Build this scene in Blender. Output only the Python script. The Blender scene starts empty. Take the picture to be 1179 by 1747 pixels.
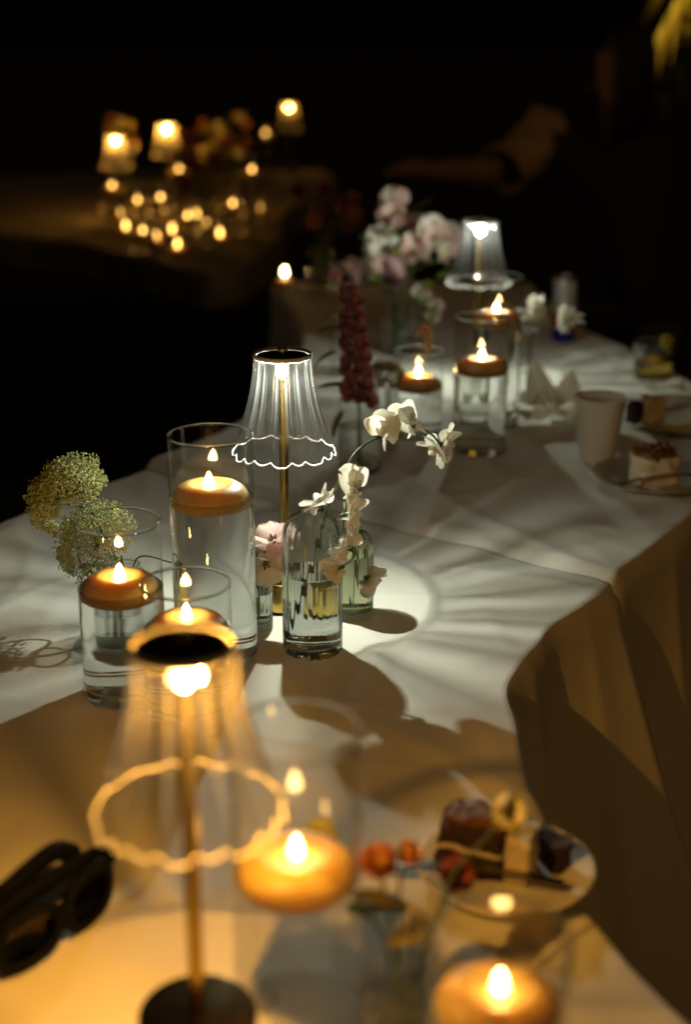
import bpy, math, random
from mathutils import Vector, Matrix, noise

pi = math.pi
sc = bpy.context.scene
C = sc.collection
rnd = random.Random(7)
R = math.radians

# ------------------------------------------------------------------ camera, world, exposure
TZ = 0.75                       # height of the table tops
CH = 0.707                      # camera above the table
PITCH = R(19)
FPX = 50 / 36 * 1747
cd = bpy.data.cameras.new('camera'); cam = bpy.data.objects.new('camera', cd); C.objects.link(cam)
cam.location = (0, 0, TZ + CH); cam.rotation_euler = (R(90) - PITCH, 0, 0)
cd.sensor_fit = 'VERTICAL'; cd.sensor_height = 36; cd.lens = 50
cd.clip_start = .02; cd.clip_end = 200
cd.dof.use_dof = True; cd.dof.focus_distance = 1.70; cd.dof.aperture_fstop = 2.25
sc.camera = cam

w = bpy.data.worlds.new('World'); sc.world = w; w.use_nodes = True
nt = w.node_tree
sky = nt.nodes.new('ShaderNodeTexSky'); sky.sky_type = 'NISHITA'; sky.sun_disc = False
sky.sun_elevation = R(-1); sky.sun_rotation = R(130)
nt.links.new(sky.outputs[0], nt.nodes['Background'].inputs[0])
nt.nodes['Background'].inputs[1].default_value = 0.018
sd = bpy.data.lights.new('warm_fill', 'SUN'); sd.energy = .12; sd.angle = R(75); sd.color = (1, .45, .06)  # weak warm fill added for the hanging drape, standing in for ambient glow
so = bpy.data.objects.new('warm_fill', sd); C.objects.link(so); so.rotation_euler = (R(52), 0, R(40)); so.location = (0, -2, 6)

sc.render.engine = 'CYCLES'
cy = sc.cycles
cy.max_bounces = 20; cy.transmission_bounces = 20; cy.glossy_bounces = 6; cy.diffuse_bounces = 3
cy.transparent_max_bounces = 12
cy.caustics_refractive = True; cy.caustics_reflective = False
cy.blur_glossy = .4
cy.sample_clamp_indirect = 2.5; cy.sample_clamp_direct = 0
cy.use_adaptive_sampling = False
cy.use_denoising = True
sc.view_settings.view_transform = 'Standard'; sc.view_settings.look = 'None'
sc.view_settings.exposure = 0; sc.view_settings.gamma = 1; sc.view_settings.use_curve_mapping = False

# ------------------------------------------------------------------ placing
def ray(px, py):
    dx = (px - 589.5) / FPX; dy = -(py - 873.5) / FPX
    return Vector((dx, math.cos(PITCH) + dy * math.sin(PITCH), -math.sin(PITCH) + dy * math.cos(PITCH)))
def at(px, py, z=0):            # where a sight line meets the height z above the table
    d = ray(px, py); t = (z - CH) / d.z
    return Vector((d.x * t, d.y * t, TZ + z))
def Pt(px, py, y):              # where a sight line meets the distance y
    d = ray(px, py); t = y / d.y
    return Vector((d.x * t, y, TZ + CH + d.z * t))

# ------------------------------------------------------------------ mesh helpers
def mk(name, v, f, mat, parent=None, smooth=True, loc=None):
    m = bpy.data.meshes.new(name); m.from_pydata([tuple(a) for a in v], [], f)
    if mat: m.materials.append(mat)
    if smooth: m.polygons.foreach_set('use_smooth', [True] * len(m.polygons))
    o = bpy.data.objects.new(name, m); C.objects.link(o)
    if parent: o.parent = parent
    if loc is not None: o.location = loc
    return o
def tag(o, label=None, cat=None, group=None, kind=None):
    if label: o['label'] = label
    if cat: o['category'] = cat
    if group: o['group'] = group
    if kind: o['kind'] = kind
    return o
def thing(name, label, cat, loc=(0, 0, 0), rz=0, group=None):
    o = bpy.data.objects.new(name, None); C.objects.link(o); o.empty_display_size = .02
    o.location = loc; o.rotation_euler = (0, 0, rz)
    return tag(o, label, cat, group)
def support(prof, e=.0006):
    q = [prof[0]]
    for (a, b), (c, d) in zip(prof, prof[1:]):
        L = math.hypot(c - a, d - b)
        if L > 6 * e:
            s = e / L; q += [(a + (c - a) * s, b + (d - b) * s), (c + (a - c) * s, d + (b - d) * s)]
        q.append((c, d))
    return q
def lathe_data(prof, seg, rf=None, closed=False, sup=True):
    if rf is None and sup: prof = support(prof)
    v = []; f = []; K = len(prof)
    for k, (r, z) in enumerate(prof):
        for s in range(seg):
            th = 2 * pi * s / seg
            rr, zz = (r, z) if rf is None else rf(th, r, z, k)
            v.append((rr * math.cos(th), rr * math.sin(th), zz))
    for k in range(K if closed else K - 1):
        k2 = (k + 1) % K
        for s in range(seg):
            s2 = (s + 1) % seg
            f.append((k * seg + s, k * seg + s2, k2 * seg + s2, k2 * seg + s))
    return v, f
def lathe(name, prof, seg, mat, parent=None, rf=None, closed=False, loc=None, sup=True):
    v, f = lathe_data(prof, seg, rf, closed, sup)
    return mk(name, v, f, mat, parent, True, loc)
def catmull(pts, n):
    pts = [Vector(p) for p in pts]; P = [2 * pts[0] - pts[1]] + pts + [2 * pts[-1] - pts[-2]]
    out = []
    for i in range(1, len(P) - 2):
        for k in range(n):
            t = k / n
            a, b, c, d = P[i - 1], P[i], P[i + 1], P[i + 2]
            out.append(.5 * ((2 * b) + (c - a) * t + (2 * a - 5 * b + 4 * c - d) * t * t + (3 * b - a - 3 * c + d) * t ** 3))
    out.append(pts[-1]); return out
def resample(pts, n):
    L = [0]
    for a, b in zip(pts, pts[1:]): L.append(L[-1] + (b - a).length)
    out = []; j = 0
    for i in range(n + 1):
        s = L[-1] * i / n
        while j < len(L) - 2 and L[j + 1] < s: j += 1
        d = L[j + 1] - L[j]
        out.append(pts[j].lerp(pts[j + 1], (s - L[j]) / d if d else 0))
    return out
def tube_data(path, rad, seg=8, v=None, f=None):
    v = [] if v is None else v; f = [] if f is None else f
    path = [Vector(p) for p in path]; n = len(path); o0 = len(v)
    up = Vector((0, 0, 1)); prev = None
    for i, p in enumerate(path):
        t = (path[min(i + 1, n - 1)] - path[max(i - 1, 0)]).normalized()
        if prev is None:
            a = t.cross(up) if abs(t.dot(up)) < .95 else t.cross(Vector((1, 0, 0)))
        else: a = prev - t * prev.dot(t)
        a.normalize(); prev = a; b = t.cross(a)
        r = rad[i] if isinstance(rad, (list, tuple)) else rad
        for s in range(seg):
            th = 2 * pi * s / seg
            v.append(p + (a * math.cos(th) + b * math.sin(th)) * r)
    for i in range(n - 1):
        for s in range(seg):
            s2 = (s + 1) % seg
            f.append((o0 + i * seg + s, o0 + i * seg + s2, o0 + (i + 1) * seg + s2, o0 + (i + 1) * seg + s))
    f.append(tuple(o0 + s for s in reversed(range(seg)))); f.append(tuple(o0 + (n - 1) * seg + s for s in range(seg)))
    return v, f
def tube(name, path, rad, mat, parent=None, seg=8):
    v, f = tube_data(path, rad, seg); return mk(name, v, f, mat, parent)

# ------------------------------------------------------------------ materials
def newmat(n):
    m = bpy.data.materials.new(n); m.use_nodes = True; return m, m.node_tree, m.node_tree.nodes['Principled BSDF']
def nd(nt, t, **k):
    x = nt.nodes.new(t)
    for a, b in k.items():
        if a in x.inputs: x.inputs[a].default_value = b
        else: setattr(x, a, b)
    return x
def noisy(name, c1, c2, scale=20, rough=.6, bump=.0, bscale=80, spec=.4, metallic=0, translucent=0, sss=0, sssr=(.01, .004, .002), detail=4):
    m, nt, b = newmat(name)
    tc = nd(nt, 'ShaderNodeTexCoord')
    nz = nd(nt, 'ShaderNodeTexNoise', Scale=scale, Detail=detail); nt.links.new(tc.outputs['Object'], nz.inputs['Vector'])
    mx = nd(nt, 'ShaderNodeMix', data_type='RGBA')
    rp = nd(nt, 'ShaderNodeMapRange'); rp.inputs[1].default_value = .3; rp.inputs[2].default_value = .7
    nt.links.new(nz.outputs[0], rp.inputs[0]); nt.links.new(rp.outputs[0], mx.inputs[0])
    mx.inputs[6].default_value = (*c1, 1); mx.inputs[7].default_value = (*c2, 1)
    nt.links.new(mx.outputs[2], b.inputs['Base Color'])
    b.inputs['Roughness'].default_value = rough; b.inputs['Specular IOR Level'].default_value = spec
    b.inputs['Metallic'].default_value = metallic
    if sss:
        b.inputs['Subsurface Weight'].default_value = sss; b.inputs['Subsurface Radius'].default_value = sssr; b.inputs['Subsurface Scale'].default_value = 1
    if bump:
        n2 = nd(nt, 'ShaderNodeTexNoise', Scale=bscale, Detail=5); nt.links.new(tc.outputs['Object'], n2.inputs['Vector'])
        bp = nd(nt, 'ShaderNodeBump', Strength=bump, Distance=.002); nt.links.new(n2.outputs[0], bp.inputs['Height']); nt.links.new(bp.outputs[0], b.inputs['Normal'])
    if translucent:
        out = nt.nodes['Material Output']; tr = nd(nt, 'ShaderNodeBsdfTranslucent'); nt.links.new(mx.outputs[2], tr.inputs[0])
        ms = nd(nt, 'ShaderNodeMixShader'); ms.inputs[0].default_value = translucent
        nt.links.new(b.outputs[0], ms.inputs[1]); nt.links.new(tr.outputs[0], ms.inputs[2]); nt.links.new(ms.outputs[0], out.inputs[0])
    return m
def glassmat(n, ior, col=(1, 1, 1), rough=0):
    m, nt, b = newmat(n); nt.nodes.remove(b)
    g = nd(nt, 'ShaderNodeBsdfGlass', IOR=ior, Roughness=rough); g.inputs['Color'].default_value = (*col, 1)
    nt.links.new(g.outputs[0], nt.nodes['Material Output'].inputs[0]); return m
def thin_glass(n, tr=1.0, bend=1.1, flutes=False, haze=1.0, tint=(1, 1, 1), ior=1.5, grough=.0):
    # a thin clear wall: Fresnel reflection over straight transmission, a share of it bent by the uneven wall
    m, nt, b = newmat(n); nt.nodes.remove(b)
    ge = nd(nt, 'ShaderNodeNewGeometry'); dt = nd(nt, 'ShaderNodeVectorMath', operation='DOT_PRODUCT')
    nt.links.new(ge.outputs['Normal'], dt.inputs[0]); nt.links.new(ge.outputs['Incoming'], dt.inputs[1])
    ab = nd(nt, 'ShaderNodeMath', operation='ABSOLUTE'); nt.links.new(dt.outputs['Value'], ab.inputs[0])
    om = nd(nt, 'ShaderNodeMath', operation='SUBTRACT'); om.inputs[0].default_value = 1; nt.links.new(ab.outputs[0], om.inputs[1])
    pw = nd(nt, 'ShaderNodeMath', operation='POWER'); nt.links.new(om.outputs[0], pw.inputs[0]); pw.inputs[1].default_value = 5
    fr = nd(nt, 'ShaderNodeMath', operation='MULTIPLY_ADD'); nt.links.new(pw.outputs[0], fr.inputs[0]); fr.inputs[1].default_value = .90; fr.inputs[2].default_value = .06
    gl = nd(nt, 'ShaderNodeBsdfGlossy', Roughness=grough)
    tp = nd(nt, 'ShaderNodeBsdfTransparent'); tp.inputs[0].default_value = (*tint, 1)
    mx = nd(nt, 'ShaderNodeMixShader'); nt.links.new(fr.outputs[0], mx.inputs[0])
    last = tp
    if tr < 1:
        rf = nd(nt, 'ShaderNodeBsdfRefraction', IOR=bend, Roughness=0); rf.inputs[0].default_value = (*tint, 1)
        m2 = nd(nt, 'ShaderNodeMixShader'); m2.inputs[0].default_value = tr
        if flutes:   # the steep flanks of the flutes throw light sideways, only their crowns pass it straight
            tc = nd(nt, 'ShaderNodeTexCoord'); cr = nd(nt, 'ShaderNodeVectorMath', operation='CROSS_PRODUCT'); cr.inputs[0].default_value = (0, 0, 1)
            nt.links.new(tc.outputs['Object'], cr.inputs[1])
            vt = nd(nt, 'ShaderNodeVectorTransform', vector_type='VECTOR', convert_from='OBJECT', convert_to='WORLD'); nt.links.new(cr.outputs[0], vt.inputs[0])
            no = nd(nt, 'ShaderNodeVectorMath', operation='NORMALIZE'); nt.links.new(vt.outputs[0], no.inputs[0])
            d2 = nd(nt, 'ShaderNodeVectorMath', operation='DOT_PRODUCT'); nt.links.new(no.outputs[0], d2.inputs[0]); nt.links.new(ge.outputs['Normal'], d2.inputs[1])
            a2 = nd(nt, 'ShaderNodeMath', operation='ABSOLUTE'); nt.links.new(d2.outputs['Value'], a2.inputs[0])
            mr2 = nd(nt, 'ShaderNodeMapRange', interpolation_type='SMOOTHSTEP'); nt.links.new(a2.outputs[0], mr2.inputs[0])
            mr2.inputs[1].default_value = .08; mr2.inputs[2].default_value = .42; mr2.inputs[3].default_value = tr; mr2.inputs[4].default_value = tr * .30
            nt.links.new(mr2.outputs[0], m2.inputs[0])
            hz = nd(nt, 'ShaderNodeMapRange'); nt.links.new(a2.outputs[0], hz.inputs[0]); hz.inputs[1].default_value = .22; hz.inputs[2].default_value = .46
            hz.inputs[3].default_value = .0012 * haze; hz.inputs[4].default_value = .014 * haze
            tl = nd(nt, 'ShaderNodeBsdfTranslucent'); m3 = nd(nt, 'ShaderNodeMixShader'); nt.links.new(hz.outputs[0], m3.inputs[0])
            last2 = m3; nt.links.new(m2.outputs[0], m3.inputs[1]); nt.links.new(tl.outputs[0], m3.inputs[2])
        nt.links.new(rf.outputs[0], m2.inputs[1]); nt.links.new(tp.outputs[0], m2.inputs[2]); last = m2 if not flutes else last2
    nt.links.new(last.outputs[0], mx.inputs[1]); nt.links.new(gl.outputs[0], mx.inputs[2])
    nt.links.new(mx.outputs[0], nt.nodes['Material Output'].inputs[0]); return m
def emis(n, c, s):
    m, nt, b = newmat(n); nt.nodes.remove(b)
    e = nd(nt, 'ShaderNodeEmission', Strength=s); e.inputs[0].default_value = (*c, 1)
    nt.links.new(e.outputs[0], nt.nodes['Material Output'].inputs[0]); return m

def cloth_mat():
    m, nt, b = newmat('white_cotton')
    tc = nd(nt, 'ShaderNodeTexCoord')
    n1 = nd(nt, 'ShaderNodeTexNoise', Scale=3.0, Detail=5); n2 = nd(nt, 'ShaderNodeTexNoise', Scale=420, Detail=2)
    for n in (n1, n2): nt.links.new(tc.outputs['Object'], n.inputs['Vector'])
    mx = nd(nt, 'ShaderNodeMix', data_type='RGBA'); mx.inputs[6].default_value = (.70, .69, .63, 1); mx.inputs[7].default_value = (.80, .79, .74, 1)
    nt.links.new(n1.outputs[0], mx.inputs[0]); nt.links.new(mx.outputs[2], b.inputs['Base Color'])
    wv = nd(nt, 'ShaderNodeTexNoise', Scale=14, Detail=3, Distortion=1.2); nt.links.new(tc.outputs['Object'], wv.inputs['Vector'])
    b1 = nd(nt, 'ShaderNodeBump', Strength=.25, Distance=.006); nt.links.new(wv.outputs[0], b1.inputs['Height'])
    b2 = nd(nt, 'ShaderNodeBump', Strength=.35, Distance=.0008); nt.links.new(n2.outputs[0], b2.inputs['Height']); nt.links.new(b1.outputs[0], b2.inputs['Normal'])
    nt.links.new(b2.outputs[0], b.inputs['Normal'])
    b.inputs['Roughness'].default_value = .9; b.inputs['Specular IOR Level'].default_value = .15
    return m
M = {}
M['cloth'] = cloth_mat()
M['cloth_dim'] = noisy('dimmed_cloth', (.10, .088, .065), (.13, .115, .085), scale=8, rough=.9)  # white cloth with the far table's dimness put into its colour
M['acrylic'] = thin_glass('clear_acrylic', .97, 1.15, True, 1.5, grough=.16)
M['acrylic_warm'] = thin_glass('clear_acrylic_warm', .97, 1.15, True, 2.0, grough=.16)
M['acrylic_far'] = thin_glass('frosted_acrylic', .90, 1.15, True, 16, grough=.2)
M['vase_wall'] = thin_glass('ribbed_clear_glass', .90, 1.3, True, .25, tint=(.985, .995, .985))
M['wall'] = thin_glass('thin_clear_glass', tint=(.985, .995, .985))
M['glass'] = glassmat('clear_glass', 1.47, (.985, 1, .99))
M['water'] = glassmat('water', 1.33)
M['water_green'] = glassmat('flower_water', 1.33, (.96, .97, .80))
M['water_real'] = glassmat('clear_water_in_glass', 1.35, (.985, .995, .985))
M['water_green_real'] = glassmat('green_water', 1.33, (.96, .97, .80))
M['body'] = glassmat('water_in_glass', 1.36, (.985, .995, .985))
def pass_light(m, f):   # part of the light goes straight through
    nt = m.node_tree; tp = nd(nt, 'ShaderNodeBsdfTransparent'); mx = nd(nt, 'ShaderNodeMixShader'); mx.inputs[0].default_value = f
    gl = [n for n in nt.nodes if n.type == 'BSDF_GLASS'][0]; tp.inputs[0].default_value = gl.inputs[0].default_value
    nt.links.new(gl.outputs[0], mx.inputs[1]); nt.links.new(tp.outputs[0], mx.inputs[2]); nt.links.new(mx.outputs[0], nt.nodes['Material Output'].inputs[0])
pass_light(M['body'], .75); pass_light(M['water'], .45); pass_light(M['water_green'], .45)
M['rim'] = noisy('frosted_rim', (.9, .9, .88), (.95, .95, .93), rough=.25, sss=1.0, sssr=(.003, .003, .003))
M['rim_glow'] = noisy('milky_rim', (.40, .40, .39), (.44, .44, .43), rough=.3, sss=1.0, sssr=(.004, .004, .004))
M['brass'] = noisy('brass', (.50, .36, .10), (.42, .29, .07), scale=60, rough=.24, metallic=1)
M['bronze'] = noisy('dark_brass', (.16, .10, .035), (.12, .075, .025), scale=60, rough=.22, metallic=1)
M['black'] = noisy('black_plastic', (.004, .004, .004), (.006, .006, .006), rough=.6, spec=.05)
M['wax'] = noisy('amber_wax', (.62, .44, .16), (.57, .39, .13), scale=30, rough=.42, sss=1.0, sssr=(.034, .024, .011), spec=.4)
M['flame'] = emis('flame', (1, .64, .24), 105)
M['led_far'] = emis('led_far', (1, .62, .22), 7)
M['flame_far'] = emis('flame_far', (1, .50, .11), 12)
M['flame_near'] = emis('flame_near', (1, .58, .17), 42)
M['led_cool'] = emis('led_cool', (1, .97, .72), 30)
M['led_warm'] = emis('led_warm', (1, .66, .22), 30)
M['stem'] = noisy('green_stem', (.05, .10, .02), (.08, .13, .03), scale=60, rough=.5)
M['dark_stem'] = noisy('dark_stem', (.035, .05, .015), (.06, .06, .02), scale=60, rough=.5)
M['leaf'] = noisy('green_leaf', (.06, .11, .02), (.10, .15, .03), scale=50, rough=.5, translucent=.35)
M['leaf_bright'] = noisy('bright_leaf', (.16, .26, .03), (.20, .30, .05), scale=50, rough=.5, translucent=.4)
M['leaf_olive'] = noisy('olive_leaf', (.13, .12, .03), (.18, .14, .04), scale=40, rough=.6, translucent=.3)
def petal(n, a, b): return noisy(n, a, b, scale=45, rough=.6, spec=.2, translucent=.5, bump=.1, bscale=160)
M['cream'] = petal('cream_petal', (.87, .82, .68), (.91, .88, .78))
M['white'] = petal('white_petal', (.90, .89, .82), (.93, .92, .88))
M['blush'] = petal('blush_petal', (.72, .46, .46), (.84, .68, .62))
M['pink'] = petal('pink_petal', (.60, .34, .46), (.76, .54, .62))
M['maroon'] = petal('maroon_petal', (.24, .035, .045), (.36, .09, .09))
M['wine'] = petal('wine_petal', (.40, .13, .14), (.54, .26, .24))
M['orange'] = petal('orange_petal', (.62, .24, .07), (.70, .36, .14))
M['red'] = petal('red_petal', (.42, .10, .05), (.5, .17, .08))
M['yellow'] = petal('lime_yellow_petal', (.60, .55, .08), (.70, .62, .14))
M['lace'] = noisy('umbel_floret', (.36, .44, .16), (.62, .66, .38), scale=120, rough=.7)
M['lace_brown'] = noisy('dry_umbel_floret', (.20, .16, .06), (.34, .28, .14), scale=120, rough=.7)
M['dry'] = noisy('dry_grass', (.40, .22, .06), (.50, .30, .10), scale=80, rough=.7, translucent=.3)
M['paleblue'] = petal('pale_grey_petal', (.45, .46, .40), (.55, .54, .45))
M['ceramic'] = noisy('stoneware', (.36, .32, .26), (.42, .38, .31), scale=25, rough=.18, spec=.5)
M['whiteplate'] = noisy('white_plate', (.72, .70, .64), (.76, .74, .68), scale=20, rough=.2, spec=.5)
M['choc'] = noisy('chocolate_sponge', (.030, .012, .006), (.06, .025, .012), scale=90, rough=.8, bump=.9, bscale=220)
M['frost'] = noisy('buttercream', (.66, .57, .38), (.76, .68, .50), scale=35, rough=.5, bump=.5, bscale=60)
M['caramel'] = noisy('cocoa_topping', (.14, .06, .02), (.22, .10, .03), scale=70, rough=.6, bump=.8, bscale=140)
M['paper'] = noisy('white_paper', (.72, .68, .60), (.76, .73, .66), scale=12, rough=.75)
M['napkin'] = noisy('paper_napkin', (.74, .69, .56), (.80, .76, .66), scale=20, rough=.9, translucent=.3, bump=.3, bscale=300)
M['steel'] = noisy('dark_steel', (.22, .20, .17), (.28, .25, .20), scale=40, rough=.25, metallic=1)
M['lens'] = glassmat('smoked_lens', 1.02, (.30, .25, .18))
M['drink'] = glassmat('amber_drink', 1.34, (.95, .80, .35))
M['ground'] = noisy('dark_grass_ground', (.012, .014, .008), (.02, .02, .012), scale=6, rough=.95, bump=.6, bscale=30)
M['skin'] = noisy('skin', (.42, .24, .15), (.48, .28, .18), scale=20, rough=.5, sss=.1)
M['blouse'] = noisy('tan_blouse', (.36, .24, .12), (.44, .30, .16), scale=12, rough=.85)
M['trousers'] = noisy('dark_trousers', (.01, .01, .012), (.014, .014, .016), rough=.9)
M['hair'] = noisy('dark_hair', (.006, .004, .003), (.012, .008, .005), scale=80, rough=.6)
M['chair'] = noisy('dark_wood', (.012, .008, .005), (.02, .013, .008), scale=30, rough=.5)
M['frond'] = noisy('palm_leaf', (.12, .11, .02), (.18, .15, .03), scale=30, rough=.5, translucent=.35)
M['bark'] = noisy('bark', (.05, .035, .02), (.09, .065, .04), scale=18, rough=.9, bump=.8, bscale=30)
M['centre'] = noisy('dark_flower_centre', (.012, .008, .01), (.03, .018, .02), rough=.8)
M['fixture'] = noisy('fixture_metal', (.02, .02, .02), (.03, .03, .03), rough=.4)

# ------------------------------------------------------------------ ground
g = mk('ground', [(-60, -30, 0), (60, -30, 0), (60, 90, 0), (-60, 90, 0)], [(0, 1, 2, 3)], M['ground']); tag(g, kind='structure')

# ------------------------------------------------------------------ tablecloths
CREASE = [(.35, .94, .62, .0022), (-.94, .33, -.02, .0018), (.33, .95, 1.22, .0020), (-.95, .32, .42, .0016), (.36, .93, 1.72, .0022), (.30, .95, 2.4, .002), (-.9, .43, 1.1, .002), (.30, .95, 3.0, .002)]
def wrinkle(x, y, seed):
    p = Vector((x, y, seed))
    wx = x + .03 * noise.noise(p * 3); wy = y + .03 * noise.noise(p * 3 + Vector((7, 7, 7)))
    h = .0022 * noise.noise(Vector((wx * 5, wy * 5, seed))) + .0012 * noise.noise(Vector((wx * 13, wy * 13, seed)))
    for k, (ax, ay, sx, sy, am, th) in enumerate(((3.0, 1.7, -.6, 1.1, .0055, .84), (1.2, -2.6, 2.0, .8, .0045, .87), (5.5, 1.0, -1.0, 2.2, .0030, .85), (1.5, 6.0, 2.0, -.6, .0022, .86))):
        r = 1 - abs(noise.noise(Vector((wx * ax + ay * wy, wx * sx + wy * sy, seed + 4 * k))))
        h += am * (max(0, r - th) / (1 - th)) ** 1.4
    for (nx, ny, d, am) in CREASE:
        e = abs(wx * nx + wy * ny - d)
        if e < .012: h += am * (1 - e / .012) ** 1.5
    return h
def tablecloth(name, Lp, Rp, label, seed, lift=0.0, nu=110, nv=210, endflare=0.0, roll=0.0, drop=.735, mat='cloth'):
    L = resample(catmull([(*p, 0) for p in Lp], 10), nv); Rr = resample(catmull([(*p, 0) for p in Rp], 10), nv)
    v = []; f = []
    for j in range(nv + 1):
        for i in range(nu + 1):
            u = i / nu
            ev = Vector((noise.noise(Vector((0, j * .09, seed))), noise.noise(Vector((5, j * .09, seed))), 0)) * .011
            p = L[j].lerp(Rr[j], u) + ev * (abs(u - .5) * 2) ** 6 * math.sin(pi * j / nv) ** .3
            e = min(u, 1 - u) * (L[j] - Rr[j]).length
            fade = min(1, e / .05)
            z = lift + wrinkle(p.x, p.y, seed) * (.35 + .65 * fade)
            if roll:
                d = (j / nv) * ((L[-1] - L[0]).length + (Rr[-1] - Rr[0]).length) / 2
                if d < roll: z = lift * (.08 + .92 * (3 * (d / roll) ** 2 - 2 * (d / roll) ** 3)) + (z - lift) * (d / roll)
            v.append((p.x, p.y, TZ + z))
    W = nu + 1
    for j in range(nv):
        for i in range(nu): f.append((j * W + i, j * W + i + 1, (j + 1) * W + i + 1, (j + 1) * W + i))
    # outline, counter-clockwise, then the hanging skirt
    ring = [i for i in range(nu + 1)] + [j * W + nu for j in range(1, nv + 1)] + [nv * W + i for i in range(nu - 1, -1, -1)] + [j * W for j in range(nv - 1, 0, -1)]
    n = len(ring); base = [Vector(v[k]) for k in ring]
    S = [0]
    for a, b in zip(base, base[1:] + base[:1]): S.append(S[-1] + (b - a).length)
    K = 22; prev = ring
    nor = []
    for k in range(n):
        t = base[(k + 2) % n] - base[k - 2]; t.z = 0; nor.append(Vector((t.y, -t.x, 0)).normalized())
    for q in range(1, K + 1):
        d = drop * (q / K) ** 1.5
        cur = []
        for k in range(n):
            s = S[k]
            fold = (1 - 2 * abs(math.sin(s * 21 + 2.6 * noise.noise(Vector((s * 2, 0, seed)))))) * .6 + .6 * noise.noise(Vector((s * 7, d * .6, seed + 2)))
            off = .010 * min(1, d / .02) + .10 * d + .050 * fold * min(1, d / .30)
            if endflare and nu + nv - 18 < k < nu + nv + 3:
                off += endflare * d * (1 - abs(k - (nu + nv - 3)) / 12 if abs(k - (nu + nv - 3)) < 12 else 0)
            b = base[k] + nor[k] * max(off, .004)
            cur.append(len(v)); v.append((b.x, b.y, base[k].z - d))
        for k in range(n):
            k2 = (k + 1) % n
            f.append((prev[k], cur[k], cur[k2], prev[k2]))
        prev = cur
    o = mk(name, v, f, M[mat]); tag(o, label, 'tablecloth', 'white cloths over the winding table')
    return o
tablecloth('tablecloth',
    [(-.30, .30), (-.42, .50), (-.51, .72), (-.58, .98), (-.625, 1.22), (-.64, 1.45), (-.61, 1.72), (-.53, 1.97), (-.43, 2.135), (-.322, 2.283)],
    [(.50, .34), (.40, .55), (.325, .72), (.258, .88), (.208, 1.003), (.183, 1.18), (.176, 1.36), (.193, 1.475), (.246, 1.60), (.350, 1.758)],
    'white tablecloth on the nearest table, reaching back to the raised seam', 1.3, endflare=.32)
tablecloth('tablecloth',
    [(-.334, 2.281), (-.21, 2.50), (-.12, 2.85), (-.10, 3.2), (-.125, 3.6), (-.20, 4.02)],
    [(.352, 1.760), (.517, 2.009), (.64, 2.25), (.712, 2.55), (.700, 2.83), (.654, 3.09), (.585, 3.33), (.54, 3.6), (.52, 4.0)],
    'white tablecloth beyond the seam, under the paper cup and the drink can', 5.1, lift=.0105, nv=260, roll=.015)
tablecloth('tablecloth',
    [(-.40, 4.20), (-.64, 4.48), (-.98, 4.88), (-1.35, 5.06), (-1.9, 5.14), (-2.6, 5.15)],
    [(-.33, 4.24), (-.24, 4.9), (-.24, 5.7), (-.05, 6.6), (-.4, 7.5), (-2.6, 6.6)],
    'white tablecloth on the farthest table, in warm light far behind the others', 8.6, lift=.004, nu=40, nv=80, drop=.10, mat='cloth_dim')

# ------------------------------------------------------------------ fluted lamp
LH = .330
def shade_data():
    N = 17; n = 34; rq = random.Random(21); ed = [0]
    for i in range(N): ed.append(ed[-1] + rq.uniform(.66, 1.34))
    ed = [e * 2 * pi / ed[-1] for e in ed]; la = [rq.uniform(.6, 1.3) for i in range(N)]; SEG = N * 13
    H0 = .208; H1 = .326; th = .0024; P = []
    def rad(t): return .0352 + .0288 * t ** 1.85
    for i in range(n + 1): t = i / n; P.append((rad(t), H1 - (H1 - H0) * t, t, 1))
    P.reverse()
    def lobe(theta):
        theta %= 2 * pi
        for i in range(N):
            if theta <= ed[i + 1] + 1e-9: break
        l = abs(math.sin(pi * (theta - ed[i]) / (ed[i + 1] - ed[i]))) ** .85
        return math.sqrt((l * la[i]) ** 2 + .004)
    def rf(theta, r, z, k):
        t = P[k][2]; l = lobe(theta); A = .0013 + .0026 * t - .0010 * t ** 8
        if not P[k][3]: A *= .95
        return r + A * (l - .62), z - .0062 * min(l, 1) * t ** 7
    sv = lathe_data([(a, b) for a, b, _, _ in P], SEG, rf, False)
    def edge(t, rr, zo):
        path = []
        for s in range(SEG):
            th_ = 2 * pi * s / SEG; l = lobe(th_)
            r = rad(t) + (.0013 + .0026 * t - .0010 * t ** 8) * (l - .62); z = H1 - (H1 - H0) * t - .0062 * min(l, 1) * t ** 7 + zo
            path.append((r, th_, z))
        v = []; f = []; n_ = len(path); sg = 6
        for (r, th_, z) in path:
            for q in range(sg):
                a = 2 * pi * q / sg
                v.append(((r + rr * math.cos(a)) * math.cos(th_), (r + rr * math.cos(a)) * math.sin(th_), z + rr * math.sin(a)))
        for i in range(n_):
            for q in range(sg):
                i2 = (i + 1) % n_; q2 = (q + 1) % sg
                f.append((i * sg + q, i2 * sg + q, i2 * sg + q2, i * sg + q2))
        return v, f
    return sv, edge(1, .00095, -.0006), lathe_data([(.0330, .3222), (.0350, .3218), (.0362, .3230), (.0362, .3262), (.0352, .3275), (.0335, .3275), (.0326, .3262)], 96, closed=True, sup=False)
SHADE, RIM_LOW, RIM_TOP = shade_data()
shared = {}
def inst(key, name, data, mat, parent):
    if key in shared:
        o = bpy.data.objects.new(name, shared[key]); C.objects.link(o); o.parent = parent; return o
    o = mk(name, data[0], data[1], mat, parent); shared[key] = o.data; return o
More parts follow.
